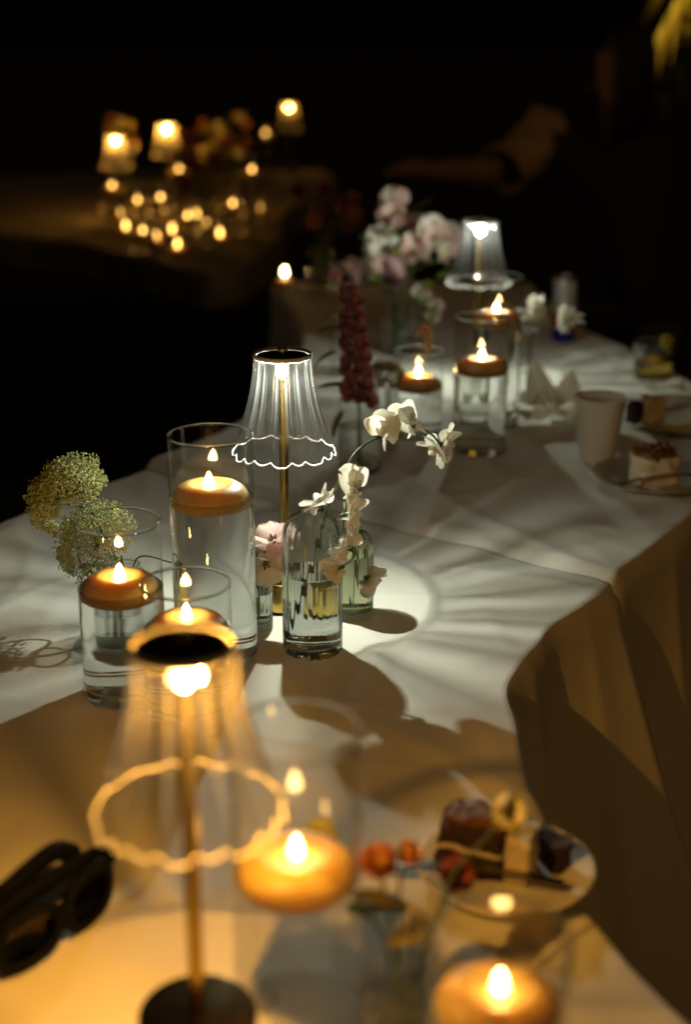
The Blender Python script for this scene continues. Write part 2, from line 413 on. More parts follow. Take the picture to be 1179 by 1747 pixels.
def lamp(loc, label, warm, power, caustic=True, rz=0.0, scale=1.0, dies=((0, -.0080, .88), (0, .0080, .12))):
    t = thing('table_lamp', label, 'lamp', loc, rz, 'fluted glass table lamps'); t.scale = (scale,) * 3
    met = M['bronze'] if warm else M['brass']
    mk_ = 'w' if warm else 'c'
    b = inst('base' + mk_, 'base', lathe_data([(0, .0005), (.041, .0005), (.0425, .002), (.0425, .038), (.041, .0405), (.006, .042), (0, .042)], 72), met, t)
    inst('foot', 'foot_ring', lathe_data([(.0428, .0003), (.0436, .001), (.0436, .0032), (.0428, .0038)], 72), M['black'], b)
    inst('stem' + mk_, 'stem', lathe_data([(.0056, .041), (.0056, .294), (.0072, .295), (.0072, .3005), (0, .3005)], 24), M['brass'], t)
    skey = 'far' if not caustic else 'w' if warm else 'c'
    s = inst('shade' + skey, 'shade', SHADE, M[{'far': 'acrylic_far', 'w': 'acrylic_warm', 'c': 'acrylic'}[skey]], t)
    inst('rim_low', 'rim', RIM_LOW, M['rim'], s); inst('rim_top', 'rim', RIM_TOP, M['rim_glow'], s)
    cap = inst('cap', 'cap', lathe_data([(0, .3225), (.0310, .3225), (.0322, .3232), (.0322, .3240), (0, .3242)], 64), M['black'], t)
    inst('finial', 'finial', lathe_data([(.0035, .325), (.0035, .329), (.0066, .3295), (.0066, .3335), (.0055, .3345), (0, .335)], 24), M['brass'], cap)
    lm = M['led_far'] if not caustic else M['led_warm'] if warm else M['led_cool']
    inst('led' + mk_ + str(caustic), 'led', lathe_data([(.0062, .3010), (.0068, .3018), (.0068, .3215), (0, .3216)], 24), lm, t)
    # small dies on the led's collar
    for (lx, ly, fr_) in dies:
        ld = bpy.data.lights.new('led_light', 'POINT'); ld.energy = power * fr_; ld.shadow_soft_size = .0040
        ld.color = (1, .44, .060) if warm else (.95, 1, .81)
        lo = bpy.data.objects.new('led_light', ld); C.objects.link(lo); lo.parent = t; lo.location = (lx, ly, .3035)
    return t
p = at(488, 1030); lamp((p.x, p.y, TZ + .001), 'fluted clear lamp with bright brass stem lit white, behind the ribbed bud vase', False, 8.2)
p = Vector((-.1055, .842)); lamp((p.x, p.y, TZ + .001), 'big blurred fluted lamp with amber light at the front of the table', True, 11.5, rz=.0, dies=((0, -.0080, .44), (.0062, .0052, .56)))
p = Vector((.268, 2.86)); lamp((p.x, p.y, TZ + .008), 'fluted lamp lit white at the back, behind the two tall candle cylinders', False, 5.5)

# ------------------------------------------------------------------ candle cylinders
def candle(loc, label, r=.040, s=1.0, fm='flame'):
    t = thing('floating_candle', label, 'candle', loc, rnd.uniform(0, 6), 'floating flameless candles')
    b = lathe('wax_body', [(0, -.015), (.018 * s, -.015), (r * .80, -.012), (r * .965, -.0045), (r * .97, -.0022), (r * .945, -.0016), (r * .945, -.0006), (r, .0004), (r * .985, .003), (r * .90, .0085), (r * .76, .0125), (r * .60, .0145), (r * .52, .0150), (r * .46, .0140), (r * .2, .0132), (0, .0130)], 64, M['wax'], t, sup=False)
    fl = lathe('flame', [(.0030, .0125), (.0048, .0145), (.0052, .0165), (.0043, .0210), (.0025, .0255), (.0009, .0285), (0, .0292)], 20, M[fm], t, sup=False)
    fl.scale = (1, 1, rnd.uniform(.92, 1.1)); fl.location = (rnd.uniform(-.001, .001), rnd.uniform(-.001, .001), .0130 * (1 - fl.scale.z)); fl.rotation_euler = (rnd.uniform(-.05, .05), rnd.uniform(-.05, .05), 0)
    return t
def cylinder(loc, r, h, wl, label, clabel, caustic=True, cr=None, seg=96, soft=False):
    t = thing('cylinder_vase', label, 'vase', loc, 0, 'clear glass cylinder vases')
    wt = .0022
    g = lathe('glass_wall', [(r, wl + .0003), (r, h - .001)], seg, M['wall'], t)
    lathe('rim', [(r + .0002, h - .0014), (r + .0004, h), (r, h + .0010), (r - .0012, h + .0012), (r - wt, h + .0004), (r - wt - .0001, h - .0012), (r - .0009, h - .0018)], seg, M['glass'], g, closed=True, sup=False)
    wtr = lathe('water', [(0, 0), (r - .006, 0), (r - .002, .0012), (r, .005), (r, wl - .0006), (r - wt, wl + .0012), (r - wt - .0012, wl), (0, wl)], seg, M['body' if soft else 'water_real'], t)
    if soft: lathe('inner_wall', [(r - .0026, wl + .0003), (r - .0026, h - .001)], seg, M['wall'], g)
    if not soft: lathe('glass_base', [(r - .0012, .0150), (r - .0022, .0190), (r - .0050, .0155), (r - .0060, .0135)], seg, M['glass'], t, closed=True, sup=False)
    cr = cr or r * .90
    dx, dy = rnd.uniform(-1, 1) * (r - wt - cr) * .6, rnd.uniform(-1, 1) * (r - wt - cr) * .6
    candle((loc[0] + dx, loc[1] + dy, loc[2] + wl - .001), clabel, cr, fm='flame_far' if not caustic else 'flame_near' if soft else 'flame')
    return t
T1 = TZ + .0015; T2 = TZ + .0122
cylinder((-.244, 1.430, T1), .0460, .2030, .128, 'medium glass cylinder at the left end, green lace flowers behind it', 'amber floating candle in the leftmost cylinder on the near table')
cylinder((-.150, 1.512, T1), .0475, .2750, .205, 'tallest glass cylinder of the left trio, overlapping the white lamp shade', 'amber floating candle in the tall cylinder beside the white lamp')
cylinder((-.168, 1.385, T1), .0475, .1500, .098, 'shortest cylinder of the left trio, half hidden by the amber lamp', 'amber floating candle just above the top of the front lamp')
cylinder((-.036, .895, T1), .0480, .2350, .122, 'large blurred glass cylinder beside the amber lamp in front', 'large blurred amber candle right next to the front lamp shade', cr=.0455, soft=True)
cylinder((.100, .775, T1), .0470, .1500, .098, 'low blurred glass cylinder at the lower right below the cake plate', 'blurred amber candle at the lower right in the low cylinder', cr=.042, soft=True)
cylinder((.128, 2.433, T2), .0429, .1540, .098, 'short glass cylinder beside the maroon flower spike', 'amber floating candle in the short cylinder beside the maroon flowers')
cylinder((.228, 2.336, T2), .0452, .2330, .150, 'tall glass cylinder in front, between the short one and the paper cup', 'lower of two stacked-looking amber candles, in the nearer tall cylinder')
cylinder((.272, 2.520, T2), .0445, .2690, .193, 'tallest glass cylinder at the back, just before the far lamp', 'amber candle in the tallest far cylinder, seen over the nearer rim')

# ------------------------------------------------------------------ bud vases
def bud_vase(loc, r, h, label, neck=.013, wl=.5, ribs=26, amp=.00045, shoulder=.22, water='water', caustic=False, waist=None, name='bud_vase', real=False):
    t = thing(name, label, 'vase', loc, rnd.uniform(0, .2), 'small bud vases')
    wt = .0019; P = []
    def prof(z):
        q = z / h
        if waist:
            return waist(q) * r
        s0 = 1 - shoulder
        if q < s0: return r
        k = (q - s0) / (shoulder * .82)
        if k >= 1: return neck
        return neck + (r - neck) * math.sqrt(max(0, 1 - k ** 2.2))
    out = [(max(r_ := prof(0) - .004, .002), 0, 0), (prof(0) - .001, .001, 0)]
    n = 44
    for i in range(n + 1):
        z = .003 + (h - .003) * (i / n)
        out.append((prof(z), z, 1))
    inn = []
    for i in range(n, -1, -1):
        z = .012 + (h - .012) * (i / n)
        inn.append((prof(z) - wt, z, 2))
    if real:    # a solid wall with its own inner surface
        al2 = [(0, 0, 0)] + out + [(out[-1][0] - wt * .5, h + .0008, 0)] + inn + [(0, .0115, 0)]
        def rf2(th, rr, z, k):
            kind = al2[k][2]
            if kind and ribs:
                q = z / h; A = amp * min(1, max(0, (q - .05) / .15)) * min(1, max(0.15, (1.0 - q) / .15))
                l = math.sqrt(math.cos(ribs * th / 2) ** 2 + .02)
                return rr + (A if kind == 1 else A * .35) * (l - .6) * 2, z
            return rr, z
        lathe('glass_wall', [(a, b) for a, b, _ in al2], max(64, ribs * 8), M['glass'], t, rf=rf2)
    else:
        allp = [o_ for o_ in out if o_[1] >= .011]
        def rf(th, rr, z, k):
            if ribs:
                q = z / h; A = amp * min(1, max(0, (q - .05) / .15)) * min(1, max(0.15, (1.0 - q) / .15))
                l = math.sqrt(math.cos(ribs * th / 2) ** 2 + .02)
                return rr + A * (l - .6) * 2, z
            return rr, z
        g = lathe('glass_wall', [(a, b) for a, b, _ in allp], max(64, ribs * 8), M['vase_wall' if ribs else 'wall'], t, rf=rf)
        nr = prof(h)
        lathe('lip', [(nr + .0004, h - .0010), (nr + .0007, h), (nr, h + .0010), (nr - .0012, h + .0010), (nr - .0018, h), (nr - .0012, h - .0012)], 64, M['glass'], g, closed=True, sup=False)
        r0 = prof(0)
        lathe('glass_base', [(0, 0), (r0 - .004, 0), (r0 - .001, .001), (r0, .003), (r0, .0100), (r0 - .0006, .0106), (0, .0106)], 64, M['glass'], t)
    wz = h * wl
    wp = [(0, .0114)] + [(prof(z) - (wt - .0006 if real else .0009), z) for z in [.0116 + (wz - .0116) * i / 10 for i in range(11)]]
    wp += [(wp[-1][0] - .001, wz + .0001), (0, wz)]
    wo = lathe('water', wp, 64, M[water + ('_real' if real else '')], t, sup=True)
    return t
V1 = Vector((-.039, 1.547, T1)); bud_vase(V1, .0352, .178, 'ribbed domed bud vase in sharp focus holding the sweet pea stem', wl=.56, neck=.014, real=True)
V2 = at(600, 1052); V2.z = T1; bud_vase(V2, .0270, .118, 'small ribbed bud vase with yellowish water behind the sharp vase', wl=.72, water='water_green', neck=.012, real=True)
V3 = at(438, 1072); V3.z = T1; bud_vase(V3, .0200, .088, 'tiny ribbed vase with blush hellebores beside the tall cylinder', wl=.55, shoulder=.08, neck=.017, ribs=20, real=True)
V4 = Vector((.022, 2.226, T2)); bud_vase(V4, .0340, .128, 'ribbed vase holding the maroon flower spike', wl=.6, shoulder=.12, neck=.026)
V5 = Vector((.072, 2.40, T2)); bud_vase(V5, .0206, .110, 'narrow ribbed vase with brown lace, next to the maroon spike', wl=.5, shoulder=.1, neck=.016, ribs=18)
V6 = Vector((.353, 2.70, T2))
def decanter(q):
    if q < .42: return 1.0 * math.sqrt(max(.3, 1 - ((q - .2) / .35) ** 2))
    return .52 + .42 * max(0, (q - .62) / .38) ** 1.3 + .0 if q > .62 else .52 + (.80 - .52) * (1 - (q - .42) / .2)
bud_vase(V6, .0240, .135, 'clear bottle vase with flared neck holding white sweet peas near the can', ribs=0, wl=.38, waist=decanter)
V7 = Vector((.125, 3.10, T2)); bud_vase(V7, .046, .135, 'wide clear vase carrying the pink bouquet at the back', ribs=0, wl=.6, shoulder=.12, neck=.038)
V8 = Vector((-.262, 1.575, T1)); bud_vase(V8, .026, .098, 'small clear vase with beaded rim holding the green lace flowers', ribs=16, wl=.5, shoulder=.3, neck=.017)
V9 = Vector((.035, .845, T1)); bud_vase(V9, .026, .080, 'blurred ribbed bud vase at the bottom edge with orange flowers', ribs=16, wl=.6, shoulder=.15, neck=.018)
V10 = Vector((.0, 2.90, T2)); bud_vase(V10, .030, .125, 'dim ribbed vase in shadow left of the maroon spike', ribs=18, wl=.5, shoulder=.15, neck=.02)

# ------------------------------------------------------------------ flowers
def orient(direction, face=None):
    y = Vector(direction).normalized()
    z = Vector(face) if face is not None else Vector((0, -.4, 1))
    z = z - y * z.dot(y)
    if z.length < 1e-3: z = Vector((1, 0, 0)) - y * y.x
    z.normalize(); x = y.cross(z)
    return Matrix((x, y, z)).transposed()
def petal_mesh(w, l, cup, curl, ruffle, seed, notch=0.0, nu=10, nv=9, base=.10, tip=1.0):
    v = []; f = []
    for j in range(nv + 1):
        q = j / nv
        e = (q ** .72) * 2 - 1
        wid = w * max(base * (1 - q), math.sqrt(max(0, 1 - e * e)) ** (.8 if e > 0 else 1.0)) if tip else w
        if j == nv: wid = w * .16
        for i in range(nu + 1):
            u = i / nu * 2 - 1
            ed = abs(u) ** 2
            y = l * q - (notch * l * math.exp(-(u / .35) ** 2) * q ** 5)
            z = cup * w * u * u * math.sin(pi * min(1, q * .9 + .05)) + curl * l * q * q
            wv = math.sin(u * 4.0 + seed * 3.1) * .5 + noise.noise(Vector((u * 1.6, q * 1.5, seed))) * 1.2
            z += ruffle * wv * max(ed * q, q ** 3)
            v.append((u * wid, y, z))
    W = nu + 1
    for j in range(nv):
        for i in range(nu): f.append((j * W + i, j * W + i + 1, (j + 1) * W + i + 1, (j + 1) * W + i))
    return v, f
def add_petal(parent, w, l, cup, curl, ruffle, mat, rot, off=(0, 0, 0), notch=0, name='petal'):
    v, f = petal_mesh(w, l, cup, curl, ruffle, rnd.random() * 20, notch)
    m = Matrix.Translation(off) @ rot.to_4x4()
    o = mk(name, [m @ Vector(q) for q in v], f, mat, parent)
    return o
def RX(a): return Matrix.Rotation(a, 3, 'X')
def RY(a): return Matrix.Rotation(a, 3, 'Y')
def RZ(a): return Matrix.Rotation(a, 3, 'Z')
def calyx(parent, loc, m3, s, mat):
    v, f = lathe_data([(.0014 * s, -.006 * s), (.0035 * s, -.002 * s), (.0045 * s, .002 * s), (.0052 * s, .007 * s)], 10, lambda th, r, z, k: (r * (1 + .15 * math.cos(5 * th)), z + (.003 * s * math.cos(5 * th) if k == 3 else 0)), False)
    o = mk('bloom', [(a, c, -b) for a, b, c in v], f, mat, parent)
    o.matrix_local = Matrix.Translation(loc) @ m3.to_4x4()
    return o
def sweet_pea(parent, loc, direction, face, s=1.0, mat='cream', wing='white', closed=0.0):
    m3 = orient(direction, face); loc = Vector(loc) - parent.location
    b = calyx(parent, loc, m3, s, M['stem'])
    k = .001 * s
    # standard: broad ruffled petal standing up behind, then two wings and the keel
    add_petal(b, 23 * k, 31 * k, -.16, .30 - .5 * closed, 3.0 * k, M[mat], RX(R(50 - 40 * closed)), (0, 2 * k, 1 * k), .16)
    for sgn in (-1, 1):
        add_petal(b, 15 * k, 25 * k, .36, .22, 1.6 * k, M[wing], RZ(sgn * R(-20)) @ RY(sgn * R(58)) @ RX(R(8)), (sgn * 2 * k, 3 * k, 0))
        add_petal(b, 12 * k, 20 * k, .25, -.15, 1.5 * k, M[mat], RZ(sgn * R(-48)) @ RX(R(38 - 20 * closed)), (sgn * 2 * k, 2 * k, 1 * k))
    add_petal(b, 6 * k, 15 * k, .9, .3, .6 * k, M[wing], RX(R(-12)), (0, 3 * k, -1 * k))
    return b
def radial(parent, loc, direction, n=6, layers=((1.0, 62),), w=.014, l=.02, mat='white', centre=None, ruffle=.002, cup=.25, curl=.1, cs=.005, jit=.15, cal='stem'):
    m3 = orient(direction); loc = Vector(loc) - parent.location
    b = calyx(parent, loc, m3, 1.0, M[cal])
    for li, (sc_, ang) in enumerate(layers):
        for i in range(n):
            a = 2 * pi * (i + .5 * (li % 2)) / n + rnd.uniform(-jit, jit)
            rot = RY(a) @ RX(R(90 - ang + rnd.uniform(-8, 8)))    # swing out from the axis, then round it
            add_petal(b, w * sc_, l * sc_, cup, curl, ruffle * sc_, M[mat] if isinstance(mat, str) else M[mat[i % len(mat)]], rot)
    if centre:
        v, f = lathe_data([(0, -.001), (cs, 0), (cs * .9, cs * .5), (cs * .5, cs * .9), (0, cs)], 12, sup=False)
        mk('flower_centre', [(a, c + .002, -b_) for a, b_, c in v], f, M[centre], b)
    return b
def stem(parent, pts, r0=.0014, r1=.0010, mat='stem', seg=8, n=8, name='stem'):
    q = [Vector(p) - parent.location for p in catmull(pts, n)]
    rr = [r0 + (r1 - r0) * i / (len(q) - 1) for i in range(len(q))]
    return tube(name, q, rr, M[mat], parent, seg)
def leaf(parent, loc, direction, w, l, mat='leaf', curl=-.25, face=(0, -.3, 1)):
    v, f = petal_mesh(w, l, .35, curl, w * .18, rnd.random() * 9, 0, 6, 9, base=.08)
    m = Matrix.Translation(Vector(loc) - parent.location) @ orient(direction, face).to_4x4()
    o = mk('leaf', [m @ Vector(q) for q in v], f, M[mat], parent)
    return o
def V(*a): return Vector(a)

# the sweet pea in the sharp vase
t = thing('sweet_pea', 'cream sweet pea stem arching up right out of the sharp ribbed vase', 'flower', V1)
pk = lambda x, y, d=1.545: Pt(x, y, d)
stem(t, [pk(492, 1108, 1.548), pk(512, 1040, 1.548), pk(540, 940, 1.545), pk(560, 865, 1.545), pk(590, 800, 1.55), pk(615, 765, 1.56), pk(655, 742, 1.58), pk(700, 726, 1.60), pk(735, 740, 1.61), pk(752, 760, 1.615)], .0019, .0013)
for (b0, b1) in ((pk(585, 808, 1.55), pk(606, 836, 1.54)), (pk(580, 818, 1.548), pk(590, 880, 1.53)), (pk(565, 850, 1.545), pk(548, 858, 1.535)), (pk(588, 870, 1.53), pk(572, 925, 1.515)), (pk(600, 930, 1.51), pk(596, 958, 1.505))):
    stem(t, [b0, (b0 + b1) / 2 + V(.003, 0, -.003), b1], .0011, .0009, name='flower_stalk')
stem(t, [pk(572, 925, 1.515), pk(600, 935, 1.508), pk(603, 952, 1.505), pk(580, 968, 1.505)], .0010, .0008, name='tendril')
for x, y, d, dr, fc, s, mt, wg, cl in (
        (655, 745, 1.575, (-.35, -.5, .35), (-.1, -.6, .8), 1.15, 'cream', 'cream', 0),
        (703, 728, 1.60, (.15, -.35, .7), (-.5, -.5, .6), 1.25, 'cream', 'white', 0),
        (750, 762, 1.615, (-.55, -.45, -.3), (-.2, -.8, .3), 1.10, 'white', 'cream', .1),
        (752, 760, 1.615, (.8, -.4, .05), (.1, -.6, .8), 1.10, 'cream', 'cream', .05),
        (545, 860, 1.535, (-.35, -.35, .85), (.2, -.8, .4), 1.05, 'white', 'white', .15),
        (605, 838, 1.54, (.4, -.5, .6), (-.1, -.5, .8), 1.15, 'cream', 'white', .1),
        (590, 880, 1.53, (.85, -.35, .1), (.0, -.5, .9), 1.20, 'cream', 'cream', 0),
        (598, 935, 1.51, (-.65, -.3, .75), (.1, -.9, .3), 1.10, 'cream', 'white', .35),
        (582, 968, 1.505, (-.85, -.3, -.2), (0, -.6, .8), .85, 'cream', 'cream', .75)):
    sweet_pea(t, pk(x, y, d), dr, fc, s * .9, mt, wg, cl)
t = thing('sweet_pea', 'single cream sweet pea leaning out right of the small vase, low over the cloth', 'flower', V2)
stem(t, [V2 + V(0, 0, .015), V2 + V(.006, 0, .08), V2 + V(.010, -.004, .118), Pt(622, 940, 1.64), Pt(625, 985, 1.64)], .0014, .001)
sweet_pea(t, Pt(622, 985, 1.64), (.75, -.2, -.45), (.3, -.6, .5), .95, 'cream', 'white', .2)
# hellebores in the tiny vase
t = thing('hellebore', 'blush and cream hellebore pair beside the tall left cylinder', 'flower', V3)
stem(t, [V3 + V(0, 0, .012), V3 + V(.002, 0, .06), Pt(452, 940, 1.60), Pt(464, 925, 1.60)], .0015, .001)
stem(t, [V3 + V(.001, 0, .05), V3 + V(.003, 0, .085), Pt(448, 950, 1.595)], .0012, .001, name='flower_stalk')
radial(t, Pt(466, 925, 1.598), (-.1, -.25, .9), 5, ((1, 30), (.9, 48)), .014, .030, 'blush', None, .002, .5, .25)
radial(t, Pt(452, 958, 1.59), (.15, -.75, -.25), 5, ((1, 55),), .017, .030, 'cream', 'leaf_bright', .002, .3, .1, .004)
for dx in (-1, 0, 1): leaf(t, Pt(442 + 6 * dx, 950, 1.592), (.5 * dx - .3, -.3, .5), .004, .014, 'leaf_bright')
# daisy like white flower between the cylinders
t = thing('daisy', 'white fringed flower between the two taller left cylinders', 'flower', V8 + V(.02, 0, 0))
stem(t, [V8 + V(.005, 0, .02), V8 + V(.012, .01, .10), Pt(300, 960, 1.60), Pt(308, 930, 1.60)], .0012, .0009)
radial(t, Pt(308, 930, 1.60), (.55, -.5, .45), 11, ((1, 70), (.8, 50)), .0045, .022, 'white', 'yellow', .001, .3, .1, .004)
# lace flowers
def umbel(parent, loc, axis, rad, n, mat, dome=.75, tiny=.0016, seed=0):
    q = random.Random(seed); m3 = orient(axis); loc = Vector(loc) - parent.location
    v = []; f = []; sv = []; sf = []
    for i in range(n):
        a = i * 2.39996; rr = math.sqrt((i + .5) / n)
        th = rr * dome * pi / 2
        c = Vector((math.sin(th) * math.cos(a), math.cos(th), math.sin(th) * math.sin(a))) * rad * q.uniform(.86, 1.06)
        tube_data([Vector((0, 0, 0)), c * .55 + Vector((0, .1 * rad * rr, 0)), c * .95], [.0005, .00035, .0003], 4, sv, sf)
        ur = rad * .24 * q.uniform(.75, 1.2); nn = 70
        for k in range(nn):
            d = Vector((q.gauss(0, 1), q.gauss(0, 1), q.gauss(0, 1))).normalized() * ur * q.uniform(.45, 1.05)
            p = c + d; s = tiny * q.uniform(.6, 1.25)
            e1 = Vector((q.gauss(0, 1), q.gauss(0, 1), q.gauss(0, 1))).normalized(); e2 = e1.cross(Vector((q.gauss(0, 1), q.gauss(0, 1), q.gauss(0, 1)))).normalized(); e3 = e1.cross(e2)
            o = len(v)
            v += [p + e1 * s, p - e1 * s, p + e2 * s, p - e2 * s, p + e3 * s * .5, p - e3 * s * .5]
            f += [(o, o + 2, o + 4), (o + 2, o + 1, o + 4), (o + 1, o + 3, o + 4), (o + 3, o, o + 4), (o + 2, o, o + 5), (o + 1, o + 2, o + 5), (o + 3, o + 1, o + 5), (o, o + 3, o + 5)]
    m = Matrix.Translation(loc) @ m3.to_4x4()
    u = mk('umbel', [m @ x for x in v], f, M[mat], parent, smooth=False); u['kind'] = 'stuff'
    mk('rays', [m @ x for x in sv], sf, M['stem'], u)
    return u
t = thing('lace_flower', 'upper green and white lace flower against the dark at the left', 'flower', V8, group='lace flowers')
stem(t, [V8 + V(-.004, 0, .015), V8 + V(-.01, 0, .10), Pt(165, 890, 1.60), Pt(140, 850, 1.61), Pt(125, 835, 1.615)], .0016, .0012)
umbel(t, Pt(126, 840, 1.615), (-.25, -.15, 1), .040, 54, 'lace', .95, seed=3)
umbel(t, Pt(100, 858, 1.61), (-.75, -.25, .1), .034, 34, 'lace', .9, seed=5)
stem(t, [Pt(150, 868, 1.605), Pt(125, 862, 1.608), Pt(104, 858, 1.61)], .0011, .0009, name='flower_stalk')
t = thing('lace_flower', 'lower green lace flower half behind the leftmost cylinder', 'flower', V8 + V(-.01, .01, 0), group='lace flowers')
stem(t, [V8 + V(.0, .004, .015), V8 + V(-.004, .004, .10), Pt(205, 955, 1.60), Pt(175, 935, 1.605)], .0016, .0012)
umbel(t, Pt(172, 928, 1.605), (-.45, -.45, .55), .046, 64, 'lace', .98, seed=8)
# maroon stock
def stock(loc_base, pts, label, mats, n=30, R0=.022, s=.016):
    t = thing('stock_flower', label, 'flower', loc_base)
    stem(t, pts, .0024, .0014)
    path = resample(catmull(pts, 10), 100)
    return t, path
Vp = [V4 + V(0, 0, .015), V4 + V(.0, 0, .10), Pt(612, 690, 2.20), Pt(606, 600, 2.20), Pt(598, 490, 2.20)]
t, path = stock(V4, Vp, 'tall maroon stock flower spike in the ribbed vase', None)
for i in range(34):
    q = i / 33; y = 684 - 190 * q
    base = Pt(612 - 14 * q, y, 2.20)
    a = i * 2.4; rr = .022 * (1 - .45 * q)
    off = V(math.cos(a), math.sin(a), 0) * rr
    radial(t, base + off * .55, off.normalized() + V(0, -.1, .25), 5, ((1, 66), (.72, 40)), .0140 * (1 - .35 * q), .0200 * (1 - .35 * q), ('wine', 'wine', 'maroon') if q < .5 else ('maroon', 'wine', 'maroon'), None, .0055, .3, -.15)
for (x, y, dr, l) in ((590, 660, (-.7, -.2, .2), .055), (575, 700, (-.45, 0, -.7), .05), (560, 600, (-.6, .2, -.3), .05), (585, 560, (-.8, 0, .1), .05)):
    leaf(t, Pt(x + 12, y, 2.20), dr, .008, l, 'leaf_olive')
# small brown lace and dry grass
t = thing('lace_flower', 'dry brownish lace flower beside the maroon spike', 'flower', V5, group='lace flowers')
stem(t, [V5 + V(0, 0, .012), V5 + V(0, 0, .09), Pt(655, 655, 2.38)], .0013, .0009)
umbel(t, Pt(655, 652, 2.38), (-.1, -.3, 1), .034, 34, 'lace_brown', .9, seed=12)
t = thing('dry_grass', 'curled brown dry grass plume over the short cylinder', 'grass stem', V5 + V(.004, 0, 0))
gp = [V5 + V(.004, 0, .012), V5 + V(.006, .01, .10), Pt(680, 620, 2.42), Pt(705, 578, 2.44), Pt(722, 560, 2.44), Pt(732, 575, 2.44), Pt(728, 602, 2.44)]
stem(t, gp[:5], .0011, .0008, 'dark_stem')
cc = resample(catmull([Vector(x) for x in gp[3:]], 8), 40)
v = []; f = []
for i, c in enumerate(cc):
    for k in range(16):
        d = V(rnd.gauss(0, 1), rnd.gauss(0, 1), rnd.gauss(0, 1)).normalized()
        tip = c + d * .010 * math.sin(pi * (i + 2) / 44) + (cc[min(i + 1, 40)] - c) * 4
        sd_ = d.cross(V(0, 1, 0)).normalized() * .0009
        o = len(v); v += [c - t.location + sd_, c - t.location - sd_, tip - t.location]; f.append((o, o + 1, o + 2))
pl = mk('plume', v, f, M['dry'], t); pl['kind'] = 'stuff'
# pink bouquet at the back
names = [('pink', 'pink'), ('pink', 'white'), ('blush', 'cream'), ('white', 'cream')]
bq = [(690, 455, 'pink', 1.4), (672, 478, 'pink', 1.5), (705, 430, 'white', 1.4), (600, 470, 'blush', 1.4), (625, 466, 'white', 1.2), (655, 420, 'white', 1.5), (660, 450, 'cream', 1.5),
      (700, 395, 'pink', 1.4), (738, 405, 'white', 1.5), (735, 430, 'cream', 1.3), (765, 415, 'cream', 1.4), (665, 380, 'blush', 1.4), (680, 355, 'cream', 1.5), (640, 440, 'white', 1.3), (765, 440, 'cream', 1.1)]
t = thing('sweet_pea_bouquet', 'loose bouquet of pink and white sweet peas in the wide back vase', 'bouquet', V7)
for i, (x, y, mt, s) in enumerate(bq):
    d = 3.06 + .04 * math.sin(i * 2.1); q = Pt(x, y, d)
    b0 = V7 + V(rnd.uniform(-.02, .02), rnd.uniform(-.02, .02), .02)
    stem(t, [b0, V7 + V(rnd.uniform(-.025, .025), rnd.uniform(-.02, .02), .14), (V7 + V(0, 0, .16)).lerp(q, .6) + V(0, 0, .01), q], .0015, .001)
    dr = (q - (V7 + V(0, .05, .12))).normalized() + V(0, -.6, 0)
    sweet_pea(t, q, dr, V(rnd.uniform(-.5, .5), -.6, .7), s, mt, mt if i % 2 else 'blush', rnd.uniform(0, .3))
for (x, y, s, mt) in ((715, 493, 1, 'leaf_bright'), (743, 478, 1, 'leaf_bright'), (695, 500, .8, 'leaf_bright'), (722, 515, .8, 'leaf'), (650, 500, .8, 'leaf')):
    leaf(t, Pt(x, y, 3.02), (rnd.uniform(-.6, .8), -.3, .5), .014 * s, .035 * s, mt)
for (x, y) in ((712, 498), (745, 522), (740, 540), (725, 505)):
    radial(t, Pt(x, y, 3.02), (rnd.uniform(-.5, .5), -.7, .3), 5, ((1, 35), (.7, 20)), .010, .017, ('blush', 'white', 'leaf_bright'), None, .001, .5, .2)
leaf(t, Pt(690, 375, 3.1), (.6, -.1, .7), .010, .075, 'leaf_olive')
for (x, y, dx) in ((640, 415, -.6), (672, 405, .2), (690, 470, .4), (645, 470, -.3), (720, 455, .6), (655, 485, -.5), (700, 375, .5), (675, 435, .1)):
    leaf(t, Pt(x, y, 3.0), (dx, -.4, .5), .010, .038, 'leaf_bright' if x % 2 else 'leaf')
# white sweet peas by the can
t = thing('sweet_pea', 'white sweet peas in front of the drink can, in the bottle vase', 'flower', V6)
stem(t, [V6 + V(0, 0, .015), V6 + V(.004, 0, .13), Pt(905, 545, 2.68)], .0013, .001)
stem(t, [V6 + V(.003, 0, .015), V6 + V(.008, 0, .13), Pt(930, 552, 2.68), Pt(962, 548, 2.68)], .0013, .001)
for x, y, dr in ((905, 535, (-.1, -.5, .7)), (918, 530, (.3, -.6, .4)), (960, 548, (.5, -.6, .25)), (970, 545, (.3, -.6, -.4))):
    sweet_pea(t, Pt(x, y, 2.67), dr, (0, -.8, .5), 1.15, 'cream', 'white', .05)
# blurred flowers at the front
t = thing('ranunculus', 'blurred orange ranunculus leaning right of the large front cylinder', 'flower', V9, group='blurred front flowers')
stem(t, [V9 + V(0, 0, .012), V9 + V(.002, .01, .07), Pt(655, 1520, .90), Pt(650, 1480, .91)], .0018, .0012)
radial(t, Pt(648, 1478, .91), (-.1, -.3, .8), 7, ((1, 62), (.85, 42), (.6, 25)), .012, .019, ('orange', 'red', 'orange'), 'yellow', .003, .4, -.05, .005)
radial(t, Pt(690, 1462, .92), (.5, -.2, .6), 6, ((1, 60), (.8, 38)), .008, .014, 'orange', 'centre', .003, .4, -.05, .003)
stem(t, [V9 + V(.004, .01, .07), Pt(682, 1510, .91), Pt(690, 1466, .92)], .0013, .001, name='flower_stalk')
t = thing('anemone', 'blurred pale grey anemone with dark centre at the lower right', 'flower', V9 + V(.006, 0, 0), group='blurred front flowers')
stem(t, [V9 + V(.006, 0, .012), V9 + V(.01, 0, .07), Pt(708, 1590, .86)], .0016, .0012)
